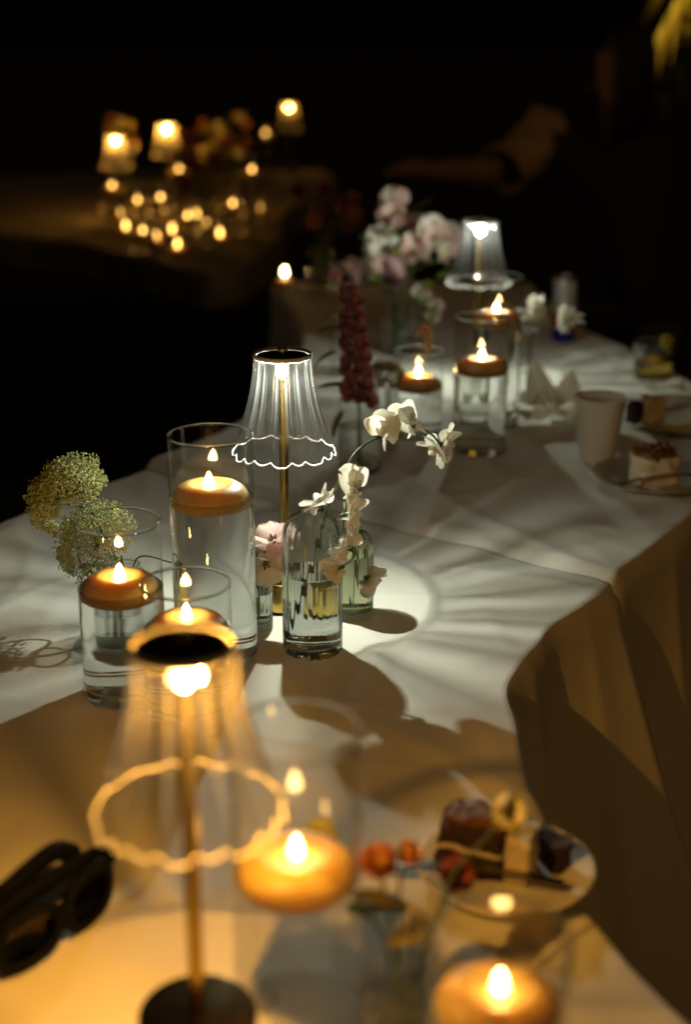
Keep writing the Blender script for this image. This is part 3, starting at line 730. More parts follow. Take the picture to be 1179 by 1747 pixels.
radial(t, Pt(708, 1585, .86), (.05, -.75, .55), 8, ((1, 78), (.8, 66)), .010, .021, 'paleblue', 'centre', .002, .25, .05, .0065)
t = thing('scabiosa', 'blurred cream pincushion flower held above the chocolate cake', 'flower', V9 + V(.010, 0, 0), group='blurred front flowers')
stem(t, [V9 + V(.01, 0, .012), V9 + V(.016, .004, .07), Pt(770, 1500, .92), Pt(820, 1440, .95), Pt(858, 1398, .97)], .0013, .001)
radial(t, Pt(862, 1392, .97), (.3, -.6, .75), 9, ((1, 55), (.85, 38), (.6, 20)), .009, .018, ('cream', 'yellow', 'cream'), 'leaf_olive', .003, .4, .1, .008)
t = thing('ranunculus', 'blurred lime yellow bloom just above the big front candle', 'flower', V9 + V(-.006, 0, 0), group='blurred front flowers')
stem(t, [V9 + V(-.006, 0, .012), V9 + V(-.006, .03, .075), Pt(560, 1480, .955), Pt(548, 1440, .958)], .0014, .001)
radial(t, Pt(548, 1436, .958), (-.1, -.4, .8), 6, ((1, 55), (.8, 35)), .013, .018, 'yellow', None, .002, .4, .0)
t = thing('ranunculus', 'blurred dark red bloom in front of the chocolate cake', 'flower', V9 + V(.012, .002, 0), group='blurred front flowers')
stem(t, [V9 + V(.011, .002, .012), V9 + V(.018, .004, .07), Pt(775, 1500, .955)], .0014, .001)
radial(t, Pt(778, 1492, .955), (.1, -.7, .5), 7, ((1, 66), (.85, 45), (.6, 25)), .012, .020, ('maroon', 'wine', 'red'), 'centre', .003, .4, -.05, .005)
for (x, y, d, dr, mt) in ((640, 1570, .87, (-.4, -.3, .6), 'leaf'), (670, 1540, .88, (-.6, -.1, .3), 'leaf_olive'), (660, 1610, .85, (.5, -.3, .4), 'leaf_olive')):
    leaf(t, Pt(x, y, d), dr, .007, .03, mt)

# ------------------------------------------------------------------ drink can, cup, tumbler, votive
c = at(960, 592); c.z = T2
t = thing('drink_can', 'slim silver and red drink can with blue foot behind white sweet peas', 'can', c, .6)
mm, nt_, bb = newmat('printed_aluminium')
tc = nd(nt_, 'ShaderNodeTexCoord'); sp = nd(nt_, 'ShaderNodeSeparateXYZ'); nt_.links.new(tc.outputs['Object'], sp.inputs[0])
ad = nd(nt_, 'ShaderNodeMath', operation='MULTIPLY_ADD'); nt_.links.new(sp.outputs[0], ad.inputs[0]); ad.inputs[1].default_value = .22; nt_.links.new(sp.outputs[2], ad.inputs[2])
mr = nd(nt_, 'ShaderNodeMapRange'); mr.inputs[2].default_value = .15; nt_.links.new(ad.outputs[0], mr.inputs[0])
cr = nd(nt_, 'ShaderNodeValToRGB'); nt_.links.new(mr.outputs[0], cr.inputs[0]); cr.color_ramp.interpolation = 'CONSTANT'
els = cr.color_ramp.elements; els[0].color = (.01, .03, .30, 1); els[1].position = .19; els[1].color = (.48, .012, .06, 1)
e = els.new(.44); e.color = (.56, .57, .55, 1); e = els.new(.93); e.color = (.16, .06, .06, 1)
nt_.links.new(cr.outputs[0], bb.inputs['Base Color']); bb.inputs['Metallic'].default_value = .35; bb.inputs['Roughness'].default_value = .35
body = lathe('can_body', [(0, .002), (.021, .001), (.0225, .002), (.0265, .010), (.0265, .138), (.0235, .149), (.0235, .151)], 48, mm, t)
lid = lathe('lid', [(.0235, .1508), (.0243, .152), (.0235, .1535), (.0215, .1525), (.0205, .149), (0, .149)], 48, M['steel'], t)
tab = lathe('pull_tab', [(.004, .1495), (.0085, .1495), (.009, .1505), (.0085, .1515), (.004, .1515)], 20, M['steel'], lid, closed=True)
c = Vector((.422, 2.281, T2))
t = thing('paper_cup', 'plain white paper cup beside the right cake plate', 'cup', c)
lathe('cup_wall', [(.0268, .004), (.0275, 0), (.0285, .0005), (.0425, .108), (.0421, .1085), (.0282, .005), (0, .005)], 64, M['paper'], t)
lathe('rolled_rim', [(.0420, .1075), (.0438, .1085), (.0442, .1105), (.0430, .1122), (.0415, .1112)], 64, M['paper'], t, closed=True, sup=False)
c = at(1112, 655); c.z = T2
t = thing('tumbler', 'low drinking glass of amber drink at the far right table edge', 'glass', c)
gg = lathe('glass_wall', [(0, 0), (.034, 0), (.037, .003), (.041, .074), (.0405, .075), (.0392, .074), (.0352, .012), (.033, .009), (0, .009)], 64, M['glass'], t)
lathe('drink', [(0, .0089), (.033, .0089), (.0354, .012), (.0372, .038), (0, .038)], 64, M['drink'], t)
v, f = lathe_data([(0, 0), (.016, 0), (.017, .002), (.016, .004), (0, .004)], 24)
gn = mk('citrus_slice', v, f, M['yellow'], t); gn.location = (.028, .01, .072); gn.rotation_euler = (1.2, .3, .4)
stem(t, [c + V(.01, .01, .03), c + V(.03, .02, .085)], .0016, .0014, 'dark_stem', name='stirrer')
c = at(486, 497); c.z = T2
t = thing('votive', 'lone small candle glowing in the dark left of the pink bouquet', 'candle', c)
lathe('glass_cup', [(0, 0), (.022, 0), (.026, .04), (.0242, .04), (.0205, .003), (0, .003)], 32, M['glass'], t)
wx = lathe('wax_body', [(0, .004), (.020, .004), (.0215, .022), (0, .022)], 32, M['wax'], t)
lathe('flame', [(.003, .022), (.007, .028), (.0072, .034), (.0045, .045), (0, .056)], 16, M['flame'], t, sup=False)

# ------------------------------------------------------------------ plates, cakes, forks
def plate(loc, r, label, mat='ceramic'):
    t = thing('plate', label, 'plate', loc, 0, 'dessert plates')
    lathe('dish', [(0, .003), (r * .5, .0025), (r * .55, 0), (r * .62, 0), (r * .66, .0035), (r * .97, .0125), (r, .0145), (r * .99, .0160), (r * .95, .0155), (r * .66, .0075), (r * .55, .006), (0, .006)], 80, M[mat], t)
    return t
def lump(name, mat, parent, sx, sy, sz, seed, amp=.004, loc=(0, 0, 0), n=10, rz=0, round_=.0):
    v = []; f = []; idx = {}
    def key(i, j, k):
        if (i, j, k) in idx: return idx[(i, j, k)]
        x, y, z = (i / n * 2 - 1), (j / n * 2 - 1), k / n
        if round_:
            m_ = max(abs(x), abs(y)); L = math.hypot(x, y)
            if L > 0: sc_ = 1 + (m_ / L - 1) * round_; x *= sc_; y *= sc_
        p = Vector((x * sx, y * sy, z * sz))
        d = Vector((noise.noise(p * 60 + Vector((seed, 0, 0))), noise.noise(p * 60 + Vector((0, seed, 9))), noise.noise(p * 60 + Vector((5, 0, seed))))) * amp
        d += Vector((noise.noise(p * 160), noise.noise(p * 160 + Vector((4, 4, 4))), noise.noise(p * 160 + Vector((8, 8, 8))))) * amp * .5
        if k == 0: d.z = 0
        v.append(p + d); idx[(i, j, k)] = len(v) - 1; return idx[(i, j, k)]
    for a in range(n):
        for b in range(n):
            f.append((key(a, b, n), key(a + 1, b, n), key(a + 1, b + 1, n), key(a, b + 1, n)))
            f.append((key(a, b, 0), key(a, b + 1, 0), key(a + 1, b + 1, 0), key(a + 1, b, 0)))
            f.append((key(a, 0, b), key(a + 1, 0, b), key(a + 1, 0, b + 1), key(a, 0, b + 1)))
            f.append((key(a, n, b), key(a, n, b + 1), key(a + 1, n, b + 1), key(a + 1, n, b)))
            f.append((key(0, a, b), key(0, a, b + 1), key(0, a + 1, b + 1), key(0, a + 1, b)))
            f.append((key(n, a, b), key(n, a + 1, b), key(n, a + 1, b + 1), key(n, a, b + 1)))
    o = mk(name, v, f, mat, parent); o.location = loc; o.rotation_euler = (0, 0, rz); return o
def fork(loc, rz, label, tilt=.05, L=.17):
    t = thing('fork', label, 'fork', loc, rz, 'dessert forks'); t.rotation_euler = (0, -tilt, rz)
    v = []; f = []
    prof = [(-.005, .0035), (.0, .0050), (.03, .0042), (.07, .0026), (.105, .0024), (.122, .006), (.135, .0085), (.142, .0085)]
    for i, (x, w_) in enumerate(prof):
        z = .004 + .006 * math.sin(pi * min(1, x / .14)) if x > 0 else .004
        for (sy, sz) in ((-1, 0), (1, 0), (1, 1), (-1, 1)): v.append((x, sy * w_, z + sz * .0018))
    for i in range(len(prof) - 1):
        for k in range(4): f.append((i * 4 + k, i * 4 + (k + 1) % 4, i * 4 + 4 + (k + 1) % 4, i * 4 + 4 + k))
    f.append((0, 3, 2, 1)); e_ = (len(prof) - 1) * 4; f.append((e_, e_ + 1, e_ + 2, e_ + 3))
    mk('handle', v, f, M['steel'], t, smooth=False)
    for k in range(4):
        y = -.0065 + k * .00433
        tube('tine', [(.140, y, .0049), (.155, y, .0035), (.172, y * .9, .0062)], [.0011, .0011, .0006], M['steel'], t, 6)
    return t
# near plate with the chocolate cake
c = at(862, 1500); c.z = T1
plate(c, .078, 'blurred plate with chocolate cake at the table edge in front', 'whiteplate')
t = thing('cake_slice', 'blurred dark chocolate cake slice with a cream side on the near plate', 'cake', c + V(-.012, .008, .0065), -.35)
lump('sponge', M['choc'], t, .030, .022, .022, 2, loc=(-.014, 0, 0))
lump('filling', M['frost'], t, .030, .021, .006, 5, loc=(-.014, 0, .0215), amp=.002)
lump('sponge', M['choc'], t, .029, .021, .018, 8, loc=(-.014, 0, .027))
lump('frosting', M['frost'], t, .010, .021, .043, 11, loc=(.028, 0, 0), amp=.005)
tp = lump('topping', M['caramel'], t, .026, .017, .007, 14, loc=(-.012, .002, .044), amp=.005)
t = thing('cake_slice', 'broken dark chocolate cake piece at the right of the near plate', 'cake', c + V(.043, .012, .0085), .5)
lump('sponge', M['choc'], t, .010, .017, .024, 21, amp=.004)
fork(at(955, 1542) + V(-.002, 0, .016), R(168), 'dark fork resting on the near chocolate cake plate', .0)
# right plate
c = at(1112, 836); c.z = T2
plate(c, .098, 'brown stoneware plate with cream cake beside the paper cup')
t = thing('cake_slice', 'cream frosted cake piece topped with chocolate curls beside the paper cup', 'cake', c + V(-.001, -.012, .0065), .25)
lump('frosting', M['frost'], t, .036, .030, .044, 31, amp=.005, n=14, round_=.45)
tp = lump('topping', M['caramel'], t, .033, .028, .010, 35, loc=(0, 0, .041), amp=.007, n=12, round_=.5)
for k in range(7):
    a = rnd.uniform(0, 6.28); q = V(math.cos(a) * rnd.uniform(0, .02), math.sin(a) * rnd.uniform(0, .018), .050)
    pts = [q + V(.006 * math.cos(s * 1.3 + a), .006 * math.sin(s * 1.3 + a), .002 * s) for s in range(6)]
    tube('chocolate_curl', pts, .0024, M['caramel'], tp, 6).parent = t
fork(c + V(-.062, -.066, .0150), R(18), 'fork lying along the front of the right cake plate', .0)
c = at(1165, 742); c.z = T2
plate(c, .085, 'second stoneware plate behind the cake at the right edge')
t = thing('cake_slice', 'small upright cream cake piece behind the paper cup', 'cake', c + V(-.058, .004, .010), .4)
lump('frosting', M['frost'], t, .020, .012, .048, 41, amp=.006, n=12)
lump('sponge', M['choc'], t, .012, .014, .040, 44, amp=.005, loc=(-.026, .010, 0))
fork(at(1095, 723) + V(0, 0, .022), R(8), 'dark fork handle sticking out behind the upright cake piece', -.02)
lump_n = None
# paper napkins
def napkin(loc, w_, l_, seed, label, rz=0, stand=.6):
    n = 26; v = []; f = []
    for j in range(n + 1):
        for i in range(n + 1):
            x = (i / n - .5) * w_; y = (j / n - .5) * l_
            p = Vector((x * 14, y * 14, seed))
            r = 1 - 2 * abs(noise.noise(p)); r2 = 1 - 2 * abs(noise.noise(p * 2.3))
            edge = max(abs(i / n - .5), abs(j / n - .5)) * 2
            z = max(0, .012 + .016 * r + .007 * r2 + stand * .07 * max(0, noise.noise(Vector((x * 9, y * 9, seed + 3))) + .15) * edge ** 2)
            v.append((x * (1 - .25 * edge * stand), y * (1 - .25 * edge * stand), z))
    for j in range(n):
        for i in range(n):
            a = j * (n + 1) + i; f.append((a, a + 1, a + n + 2, a + n + 1))
    o = mk('paper_napkin', v, f, M['napkin'], smooth=True, loc=loc); o.rotation_euler = (0, 0, rz)
    return tag(o, label, 'napkin', 'crumpled paper napkins')
c = at(905, 742); napkin((c.x, c.y, T2), .10, .10, 3.3, 'crumpled cream napkin just right of the tall candle cylinder', .4)
c = at(955, 735); napkin((c.x, c.y, T2), .11, .11, 7.9, 'crumpled cream napkin touching the paper cup', 1.1)
c = at(1140, 690); napkin((c.x, c.y, T2), .09, .08, 12.2, 'flat pale napkin by the second plate at the right edge', .2, .2)
def folded_point(loc, w_, h_, rz, lean, label):
    t = thing('paper_napkin', label, 'napkin', loc, rz, 'crumpled paper napkins')
    for k, (sg, ln) in enumerate(((-1, lean), (1, lean * .6))):
        v = []; f = []; n = 10
        for j in range(n + 1):
            q = j / n
            for i in range(n + 1):
                u = i / n - .5
                x = u * w_ * (1 - q * .92) + ln * q * h_ * sg * .5 + sg * w_ * .22
                v.append((x, .014 * math.cos(u * 3) * (1 - q) * sg + .004 * noise.noise(Vector((u * 4, q * 4, k))) + .01 * q, q * h_ * (1 - .2 * k)))
        for j in range(n):
            for i in range(n):
                a = j * (n + 1) + i; f.append((a, a + 1, a + n + 2, a + n + 1))
        o = mk('fold', v, f, M['napkin'], t)
    return t
c = at(945, 700); folded_point((c.x, c.y, T2), .085, .085, -.2, .5, 'pointed folded napkin standing between the far cylinder and the cup')

# ------------------------------------------------------------------ sunglasses
a_ = at(196, 1552); b_ = at(6, 1690); d_ = (b_ - a_); d_.z = 0
c = (a_ + d_ * .48); ang = math.atan2(d_.y, d_.x) + pi
t = thing('sunglasses', 'black chunky sunglasses lying folded at the lower left', 'sunglasses', (c.x, c.y, T1 + .001), ang)
def lens_ring(cx, w_, h_, mul):
    pts = []
    for s in range(40):
        a = 2 * pi * s / 40; ca, sa = math.cos(a), math.sin(a)
        e = 2.8
        x = cx + mul * w_ * math.copysign(abs(ca) ** (2 / e), ca); z = .026 + mul * h_ * math.copysign(abs(sa) ** (2 / e), sa)
        pts.append((x, z))
    return pts
v = []; f = []
for sg in (-1, 1):
    cx = sg * .0345
    o0 = len(v)
    out = lens_ring(cx, .0335, .0255, 1.0); inn = lens_ring(cx, .0250, .0175, 1.0)
    for yy in (-.0035, .0035):
        for (x, z) in out: v.append((x, yy + .010 * (x / .07) ** 2, z))
        for (x, z) in inn: v.append((x, yy + .010 * (x / .07) ** 2, z))
    n = 40
    for s in range(n):
        s2 = (s + 1) % n
        f += [(o0 + s, o0 + s2, o0 + n + s2, o0 + n + s), (o0 + 2 * n + s2, o0 + 2 * n + s, o0 + 3 * n + s, o0 + 3 * n + s2),
              (o0 + s2, o0 + s, o0 + 2 * n + s, o0 + 2 * n + s2), (o0 + n + s, o0 + n + s2, o0 + 3 * n + s2, o0 + 3 * n + s)]
fr = mk('frame', v, f, M['black'], t)
tube('bridge', [(-.008, 0, .034), (0, -.001, .036), (.008, 0, .034)], .0045, M['black'], t, 8)
for sg in (-1, 1):
    n = 40; pts = lens_ring(sg * .0345, .0253, .0178, 1.0)
    v = [(x, -.0008 + .010 * (x / .07) ** 2, z) for x, z in pts] + [(x, .0008 + .010 * (x / .07) ** 2, z) for x, z in pts]
    f = [tuple(range(n)), tuple(reversed(range(n, 2 * n)))] + [(s, s + n, (s + 1) % n + n, (s + 1) % n) for s in range(n)]
    mk('lens', v, f, M['lens'], t, smooth=False)
def temple(sg, yoff, up):
    pts = [(sg * .068, .006, .042), (sg * .070, .016, .042), (sg * .060, yoff, .042 + up * .2), (sg * .02, yoff + .004, .040 + up * .6), (-sg * .035, yoff + .008, .036 + up), (-sg * .060, yoff + .012, .020 + up)]
    q = catmull(pts, 8); rr = [.0055 + .004 * (i / (len(q) - 1)) ** 1.5 for i in range(len(q))]
    o = tube('temple', q, rr, M['black'], t, 10); return o
temple(1, .022, .004); temple(-1, .034, .016)

# ------------------------------------------------------------------ the far table in warm light
T3 = TZ + .007
def far(px, py, y): q = Pt(px, py, y); return (q.x, q.y, T3)
def farx(px, y): d = ray(px, 300); return Vector((d.x * y / d.y, y, T3))
lamp(farx(287, 5.75), 'blurred amber lamp, the brightest far off on the dark table', True, 6.5, caustic=False)
lamp(farx(200, 5.45), 'blurred amber lamp at the left end of the far table', True, 4.5, caustic=False, scale=.93)
lamp(farx(486, 6.6) + V(0, .6, 0), 'dim farthest lamp shape right of the bright far lamps', True, 1.5, caustic=False)
for i, (px, y, r, h, wl, la, lc) in enumerate((
        (305, 5.60, .046, .22, .150, 'far cylinder under the brightest far lamp', 'far candle right under the brightest far lamp'),
        (272, 5.05, .046, .17, .105, 'far cylinder in the middle of the warm cluster', 'far candle in the middle of the warm cluster'),
        (232, 5.10, .046, .16, .090, 'far cylinder left in the warm cluster', 'far candle left in the warm cluster'),
        (238, 4.62, .046, .10, .050, 'low far cylinder nearest the dark edge', 'lowest far candle nearest the dark edge'),
        (454, 6.9, .046, .24, .19, 'far cylinder under the dim farthest lamp', 'upper tiny candle far off right of the lamps'),
        (430, 5.3, .046, .24, .175, 'far cylinder standing alone in the gloom', 'single tiny candle in the gloom right of the far flowers'))):
    cylinder(tuple(farx(px, y)), r, h, wl, la, lc, caustic=False, seg=48)
def far_bunch(px, y, hgt, cols, n, label, spread=.10, seed=1):
    q = random.Random(seed); b = farx(px, y)
    v_ = bud_vase(b, .035, .13, 'far clear vase under the ' + label.split(' ', 1)[1] if False else 'clear vase holding the ' + label, ribs=0, wl=.5, shoulder=.15, neck=.025, caustic=False)
    t = thing('flower_bunch', label, 'bouquet', b)
    for i in range(n):
        e = b + V(q.uniform(-spread, spread), q.uniform(-.05, .05), .14 + hgt * q.uniform(.25, 1))
        stem(t, [b + V(0, 0, .02), b + V(q.uniform(-.015, .015), 0, .13), e], .0016, .0011, n=4, seg=5)
        radial(t, e, V(q.uniform(-.6, .6), -.6, .6), 5, ((1, 62), (.8, 40)), .018, .026, cols[i % len(cols)], None, .003, .3, 0)
        if i % 3 == 0: leaf(t, e - V(0, 0, .03), V(q.uniform(-1, 1), -.3, .4), .012, .05, 'leaf_olive')
far_bunch(375, 5.55, .20, ('yellow', 'cream', 'yellow', 'orange'), 16, 'yellow and cream flowers glowing beside the far lamp', .07, 3)
far_bunch(215, 5.75, .22, ('yellow', 'orange', 'cream'), 9, 'orange and yellow flowers left behind the far lamps', .07, 14)
far_bunch(402, 5.9, .20, ('yellow', 'cream', 'orange'), 9, 'pale yellow flowers at the right end of the far lamps', .06, 17)
for i, (px, y, r, h, wl, la, lc) in enumerate((
        (190, 5.2, .046, .20, .13, 'far cylinder at the left end of the warm cluster', 'far candle at the left end of the warm cluster'),
        (318, 4.75, .046, .13, .08, 'far cylinder low in the warm cluster before the dark flowers', 'far candle low before the dark flowers'),
        (395, 5.0, .046, .15, .09, 'far cylinder right of the dark flowers', 'far candle right of the dark flowers'))):
    cylinder(tuple(farx(px, y)), r, h, wl, la, lc, caustic=False, seg=48)
for i, (px, y, wh) in enumerate(((178, 5.35, 'leftmost of the scattered far votives'), (210, 4.98, 'second far votive from the left, low in the cluster'), (256, 5.45, 'far votive between the two brightest far lamps'),
        (290, 4.9, 'far votive under the middle of the warm cluster'), (333, 5.3, 'far votive just left of the glowing yellow flowers'), (350, 5.05, 'far votive right under the glowing yellow flowers'),
        (298, 4.55, 'lowest of the far votives near the dark table edge'), (372, 4.8, 'far votive among the dark silhouetted flowers'), (262, 4.72, 'far votive beside the lowest far candle'), (408, 5.5, 'rightmost of the scattered far votives'))):
    b0 = farx(px, y)
    t = thing('votive', 'tiny amber light, ' + wh, 'candle', b0, 0, 'votives on the far table')
    lathe('glass_cup', [(.024, 0), (.028, .055)], 24, M['wall'], t)
    lathe('wax_body', [(0, .001), (.021, .001), (.023, .024), (0, .024)], 24, M['wax'], t)
    lathe('flame', [(.003, .024), (.0058, .029), (.006, .034), (.0035, .044), (0, .052)], 12, M['flame_far'], t, sup=False)
far_bunch(350, 4.70, .16, ('maroon', 'wine'), 12, 'dark flowers in silhouette before the far lamp', .09, 5)
far_bunch(325, 6.1, .19, ('red', 'orange'), 8, 'small red flowers right behind the brightest far lamp', .06, 9)
far_bunch(545, 3.80, .16, ('maroon', 'wine', 'orange'), 10, 'dim rust flowers in the gloom left of the pink bouquet', .10, 6)
t = thing('sweet_pea', 'dim cream bloom on a stem in the shadowed ribbed vase', 'flower', V10)
stem(t, [V10 + V(0, 0, .015), V10 + V(.004, 0, .12), V10 + V(-.02, 0, .20)], .0014, .001)
leaf(t, V10 + V(-.005, 0, .17), (-.6, -.2, .4), .012, .06, 'leaf_olive'); leaf(t, V10 + V(.004, 0, .14), (-.9, -.2, -.2), .012, .06, 'leaf_olive')
radial(t, V10 + V(-.02, 0, .20), (-.2, -.6, .6), 5, ((1, 55),), .012, .02, 'wine', None, .002, .3, 0)

tt_ = thing('trestle_table', 'dark trestle table under the farthest cloth', 'table', (-1.15, 5.75, 0))
def tbox(nm, x0, x1, y0, y1, z0, z1):
    vv = [(x, y, z) for x in (x0, x1) for y in (y0, y1) for z in (z0, z1)]
    return mk(nm, vv, [(0, 1, 3, 2), (4, 6, 7, 5), (0, 4, 5, 1), (2, 3, 7, 6), (0, 2, 6, 4), (1, 5, 7, 3)], M['chair'], tt_, smooth=False)
tbox('table_top', -.80, .74, -.42, .75, TZ - .03, TZ - .004)
for x in (-.74, .66):
    for y in (-.38, .66): tbox('leg', x, x + .05, y, y + .05, 0, TZ - .031)

# ------------------------------------------------------------------ guest reaching towards the far table
def person():
    t = thing('person', 'guest in a tan blouse reaching an arm left in the dark behind the table', 'person', (1.02, 5.0, 0))
    O = Vector((1.02, 5.0, 0))
    pel = V(1.02, 5.0, .50); chest = V(.98, 4.99, .86); neck = V(.95, 4.98, 1.13)
    sh = Pt(915, 232, 4.86); el = Pt(868, 292, 4.72); wr = Pt(735, 290, 4.74); hand = Pt(700, 285, 4.76)
    J = []; Rd = []; E_ = []
    def add(p, r, par=None):
        J.append(Vector(p) - O); Rd.append(r); 
        if par is not None: E_.append((par, len(J) - 1))
        return len(J) - 1
    p0 = add(pel, .15); p1 = add(pel.lerp(chest, .5), .135, p0); p2 = add(chest, .145, p1); p3 = add(neck, .062, p2)
    p4 = add(neck + V(-.02, 0, .08), .058, p3); p5 = add(neck + V(-.035, 0, .17), .095, p4); p6 = add(neck + V(-.035, 0, .27), .075, p5)
    s1 = add(sh, .070, p2); e1 = add(el, .052, s1); m1 = add(el.lerp(wr, .5), .042, e1); w1 = add(wr, .028, m1); h1 = add(hand, .030, w1)
    for k in range(4):
        f1 = add(hand + V(-.045, -.02 + .016 * k, -.006), .009, h1); f2 = add(hand + V(-.075 - .006 * (k in (1, 2)), -.022 + .016 * k, -.022), .008, f1)
    th = add(hand + V(-.02, -.035, -.004), .010, h1); add(hand + V(-.05, -.045, -.012), .009, th)
    s2 = add(V(1.10, 5.14, 1.05), .068, p2); e2 = add(V(1.16, 5.18, .78), .05, s2); w2 = add(V(.98, 5.20, .66), .032, e2); add(V(.90, 5.18, .62), .035, w2)
    for sg in (-1, 1):
        hp = add(pel + V(-.05, sg * .09, -.02), .10, p0); kn = add(pel + V(-.46, sg * .10, .0), .065, hp); an = add(V(.58, 5.0 + sg * .10, .10), .045, kn); add(V(.46, 5.0 + sg * .11, .05), .042, an)
    m = bpy.data.meshes.new('body'); m.from_pydata([tuple(q) for q in J], E_, [])
    o = bpy.data.objects.new('body', m); C.objects.link(o); o.parent = t
    sk = o.modifiers.new('skin', 'SKIN'); sk.use_smooth_shade = True
    for i, d in enumerate(m.skin_vertices[0].data): d.radius = (Rd[i], Rd[i]); d.use_root = (i == 0)
    sb = o.modifiers.new('sub', 'SUBSURF'); sb.levels = 2; sb.render_levels = 2
    # skin on face and forearm, dark trousers, blouse body painted near black for shade, chosen by place on the body
    mt, nt, b = newmat('skin_and_shaded_blouse')
    tc = nd(nt, 'ShaderNodeTexCoord'); sp = nd(nt, 'ShaderNodeSeparateXYZ'); nt.links.new(tc.outputs['Object'], sp.inputs[0])
    def cmp_(sock, val, op): x = nd(nt, 'ShaderNodeMath', operation=op); nt.links.new(sock, x.inputs[0]); x.inputs[1].default_value = val; return x.outputs[0]
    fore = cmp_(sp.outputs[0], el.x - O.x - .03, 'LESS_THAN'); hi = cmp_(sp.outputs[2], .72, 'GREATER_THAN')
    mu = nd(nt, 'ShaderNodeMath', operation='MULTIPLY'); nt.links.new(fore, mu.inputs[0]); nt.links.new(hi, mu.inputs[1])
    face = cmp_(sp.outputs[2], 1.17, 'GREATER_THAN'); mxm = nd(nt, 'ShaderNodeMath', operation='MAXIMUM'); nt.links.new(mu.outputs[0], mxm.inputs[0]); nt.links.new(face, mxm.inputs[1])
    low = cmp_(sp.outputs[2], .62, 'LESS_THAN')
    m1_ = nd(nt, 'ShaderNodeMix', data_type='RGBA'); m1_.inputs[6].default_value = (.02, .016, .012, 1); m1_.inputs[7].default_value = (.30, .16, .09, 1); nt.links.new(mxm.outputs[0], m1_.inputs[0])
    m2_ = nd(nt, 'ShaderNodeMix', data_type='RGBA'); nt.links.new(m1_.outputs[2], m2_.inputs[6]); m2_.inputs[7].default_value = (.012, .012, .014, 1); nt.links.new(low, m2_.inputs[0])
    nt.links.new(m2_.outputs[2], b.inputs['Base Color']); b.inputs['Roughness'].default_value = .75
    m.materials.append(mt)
    # loose sleeve with folds round the upper arm
    pts = catmull([sh + V(.05, .05, .02), sh, sh.lerp(el, .5) + V(.01, 0, 0), el + V(-.02, 0, .0)], 8)
    n = len(pts); v = []; f = []; sg_ = 28
    ax = None
    for i, p in enumerate(pts):
        tt = (pts[min(i + 1, n - 1)] - pts[max(0, i - 1)]).normalized(); a = tt.cross(V(0, 1, 0)).normalized(); b2 = tt.cross(a)
        for s in range(sg_):
            th_ = 2 * pi * s / sg_
            r = .078 - .008 * i / n + .004 * math.sin(i * .5 + 2 * th_) + .018 * noise.noise(V(i * .25, math.cos(th_) * 1.4, math.sin(th_) * 1.4)) + (.018 * (i / n) ** 4)
            v.append(p - O + (a * math.cos(th_) + b2 * math.sin(th_)) * r)
    for i in range(n - 1):
        for s in range(sg_):
            s2_ = (s + 1) % sg_; f.append((i * sg_ + s, i * sg_ + s2_, (i + 1) * sg_ + s2_, (i + 1) * sg_ + s))
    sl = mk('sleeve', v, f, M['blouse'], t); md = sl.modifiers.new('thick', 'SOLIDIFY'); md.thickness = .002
    # hair
    hc = neck + V(-.02, 0, .20) - O
    v, f = lathe_data([(0, .135), (.06, .12), (.10, .07), (.112, 0), (.11, -.10), (.10, -.20), (.07, -.26), (0, -.28)], 32, lambda th_, r, z, k: (r * (1 + .05 * math.sin(9 * th_)) * (1 if math.cos(th_) > -.55 or z > .07 else .55), z))
    hr = mk('hair', v, f, M['hair'], t); hr.location = hc
    # eyes, nose and mouth on the face, turned to the table
    fc = neck + V(-.035, 0, .17) - O
    for sg in (-1, 1):
        v, f = lathe_data([(0, -.008), (.008, -.004), (.011, 0), (.008, .004), (0, .008)], 12, sup=False); mk('eye', v, f, M['hair'], t, loc=fc + V(-.088, sg * .033, .02))
    v, f = lathe_data([(0, -.02), (.013, -.015), (.010, 0), (.004, .03), (0, .035)], 12, sup=False); mk('nose', v, f, mt, t, loc=fc + V(-.098, 0, -.01))
    v, f = lathe_data([(0, -.006), (.022, -.002), (.022, .002), (0, .006)], 16, sup=False); mo = mk('mouth', v, f, M['wine'], t, loc=fc + V(-.082, 0, -.045))
    # chair
    ch = thing('chair', 'dark wooden chair under the guest in the dark', 'chair', (1.06, 5.0, 0))
    def box(nm, x0, x1, y0, y1, z0, z1):
        vv = [(x, y, z) for x in (x0, x1) for y in (y0, y1) for z in (z0, z1)]
        return mk(nm, vv, [(0, 1, 3, 2), (4, 6, 7, 5), (0, 4, 5, 1), (2, 3, 7, 6), (0, 2, 6, 4), (1, 5, 7, 3)], M['chair'], ch, smooth=False)
    box('seat', -.24, .22, -.22, .22, .36, .40)
    for x in (-.22, .18):
        for y in (-.20, .16): box('leg', x, x + .04, y, y + .04, 0, .358)
    box('backrest', .20, .235, -.22, .22, .402, .82)
person()

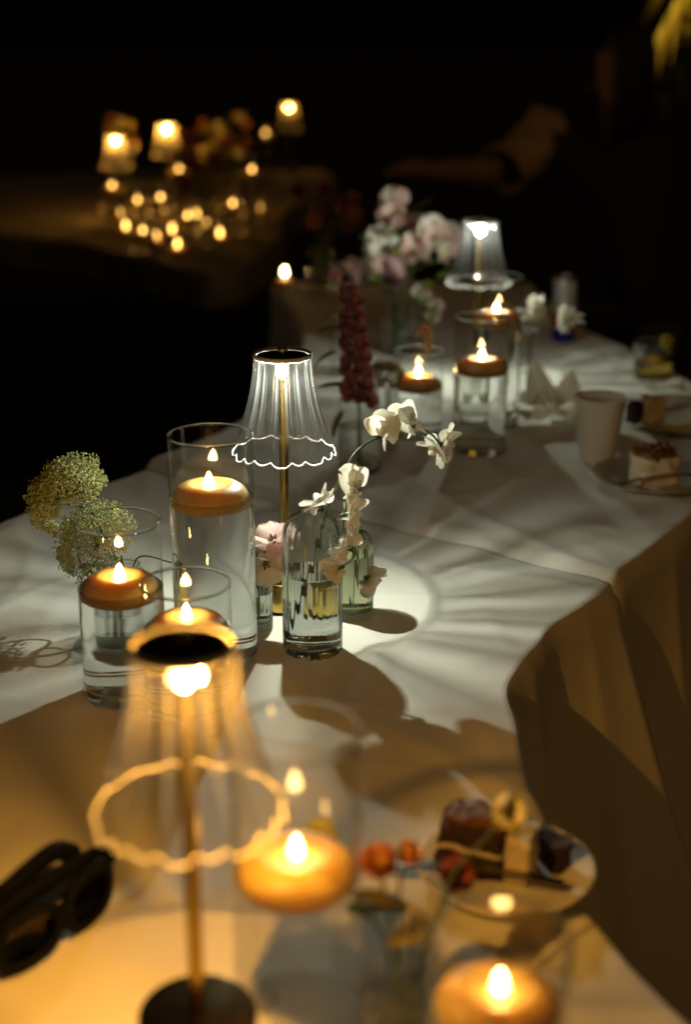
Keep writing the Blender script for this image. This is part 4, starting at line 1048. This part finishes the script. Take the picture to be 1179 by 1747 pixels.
# ------------------------------------------------------------------ palm in the top right corner with its garden light
tr = thing('palm_tree', 'golden lit palm fronds hanging into the top right corner', 'palm', (2.17, 6.2, 0))
O = Vector((2.17, 6.2, 0))
tube('trunk', [(0, 0, -.05), (.03, 0, .7), (.02, .02, 1.5), (0, 0, 2.12)], [.13, .11, .10, .09], M['bark'], tr, 14)
for k in range(11):
    a = 2 * pi * k / 11 + .3; dirv = V(math.cos(a), math.sin(a), 0)
    L = rnd.uniform(1.0, 1.25); droop = rnd.uniform(.6, 1.0)
    pts = [V(0, 0, 2.12) + dirv * L * q + V(0, 0, .55 * q - (.7 + droop) * q * q) for q in (0, .15, .3, .45, .6, .75, .9, 1)]
    fr = tube('frond', pts, [.014, .012, .010, .009, .007, .005, .004, .002], M['stem'], tr, 6)
    cpts = resample(catmull(pts, 6), 26); v = []; f = []
    for i in range(3, 27, 2):
        q = i / 26; c = cpts[i]; tt = (cpts[i] - cpts[i - 1]).normalized(); side = tt.cross(V(0, 0, 1)).normalized()
        for sg in (-1, 1):
            ll = .34 * math.sin(pi * min(.97, .2 + q * .78)) + .05
            tip = c + side * sg * ll * .55 + tt * ll * .45 + V(0, 0, -.55 * ll)
            mid = c.lerp(tip, .5) + V(0, 0, .04); wd = tt * .030
            o0 = len(v); v += [c - wd * .4, c + wd * .4, mid - wd, mid + wd, tip]; f += [(o0, o0 + 1, o0 + 3, o0 + 2), (o0 + 2, o0 + 3, o0 + 4)]
    lf = mk('leaflets', v, f, M['frond'], fr, smooth=False); lf['kind'] = 'stuff'
gl = thing('garden_light', 'small black garden spotlight at the foot of the palm', 'garden light', (2.05, 5.85, 0))
lathe('spike', [(0, 0), (.012, 0), (.012, .14), (0, .14)], 16, M['fixture'], gl)
hd = lathe('lamp_head', [(0, .14), (.04, .15), (.05, .17), (.05, .24), (.046, .24), (.046, .18), (0, .175)], 32, M['fixture'], gl)
sl_ = bpy.data.lights.new('garden_spot', 'SPOT'); sl_.energy = 900; sl_.color = (1, .58, .14); sl_.spot_size = R(42); sl_.spot_blend = .6; sl_.shadow_soft_size = .03
sp_ = bpy.data.objects.new('garden_spot', sl_); C.objects.link(sp_); sp_.parent = gl; sp_.location = (0, 0, .25); sp_.rotation_euler = (R(-4), R(172), 0)
sp_.rotation_euler = (Vector((1.60, 6.15, 1.65)) - Vector((2.05, 5.85, .25))).to_track_quat('-Z', 'Y').to_euler()
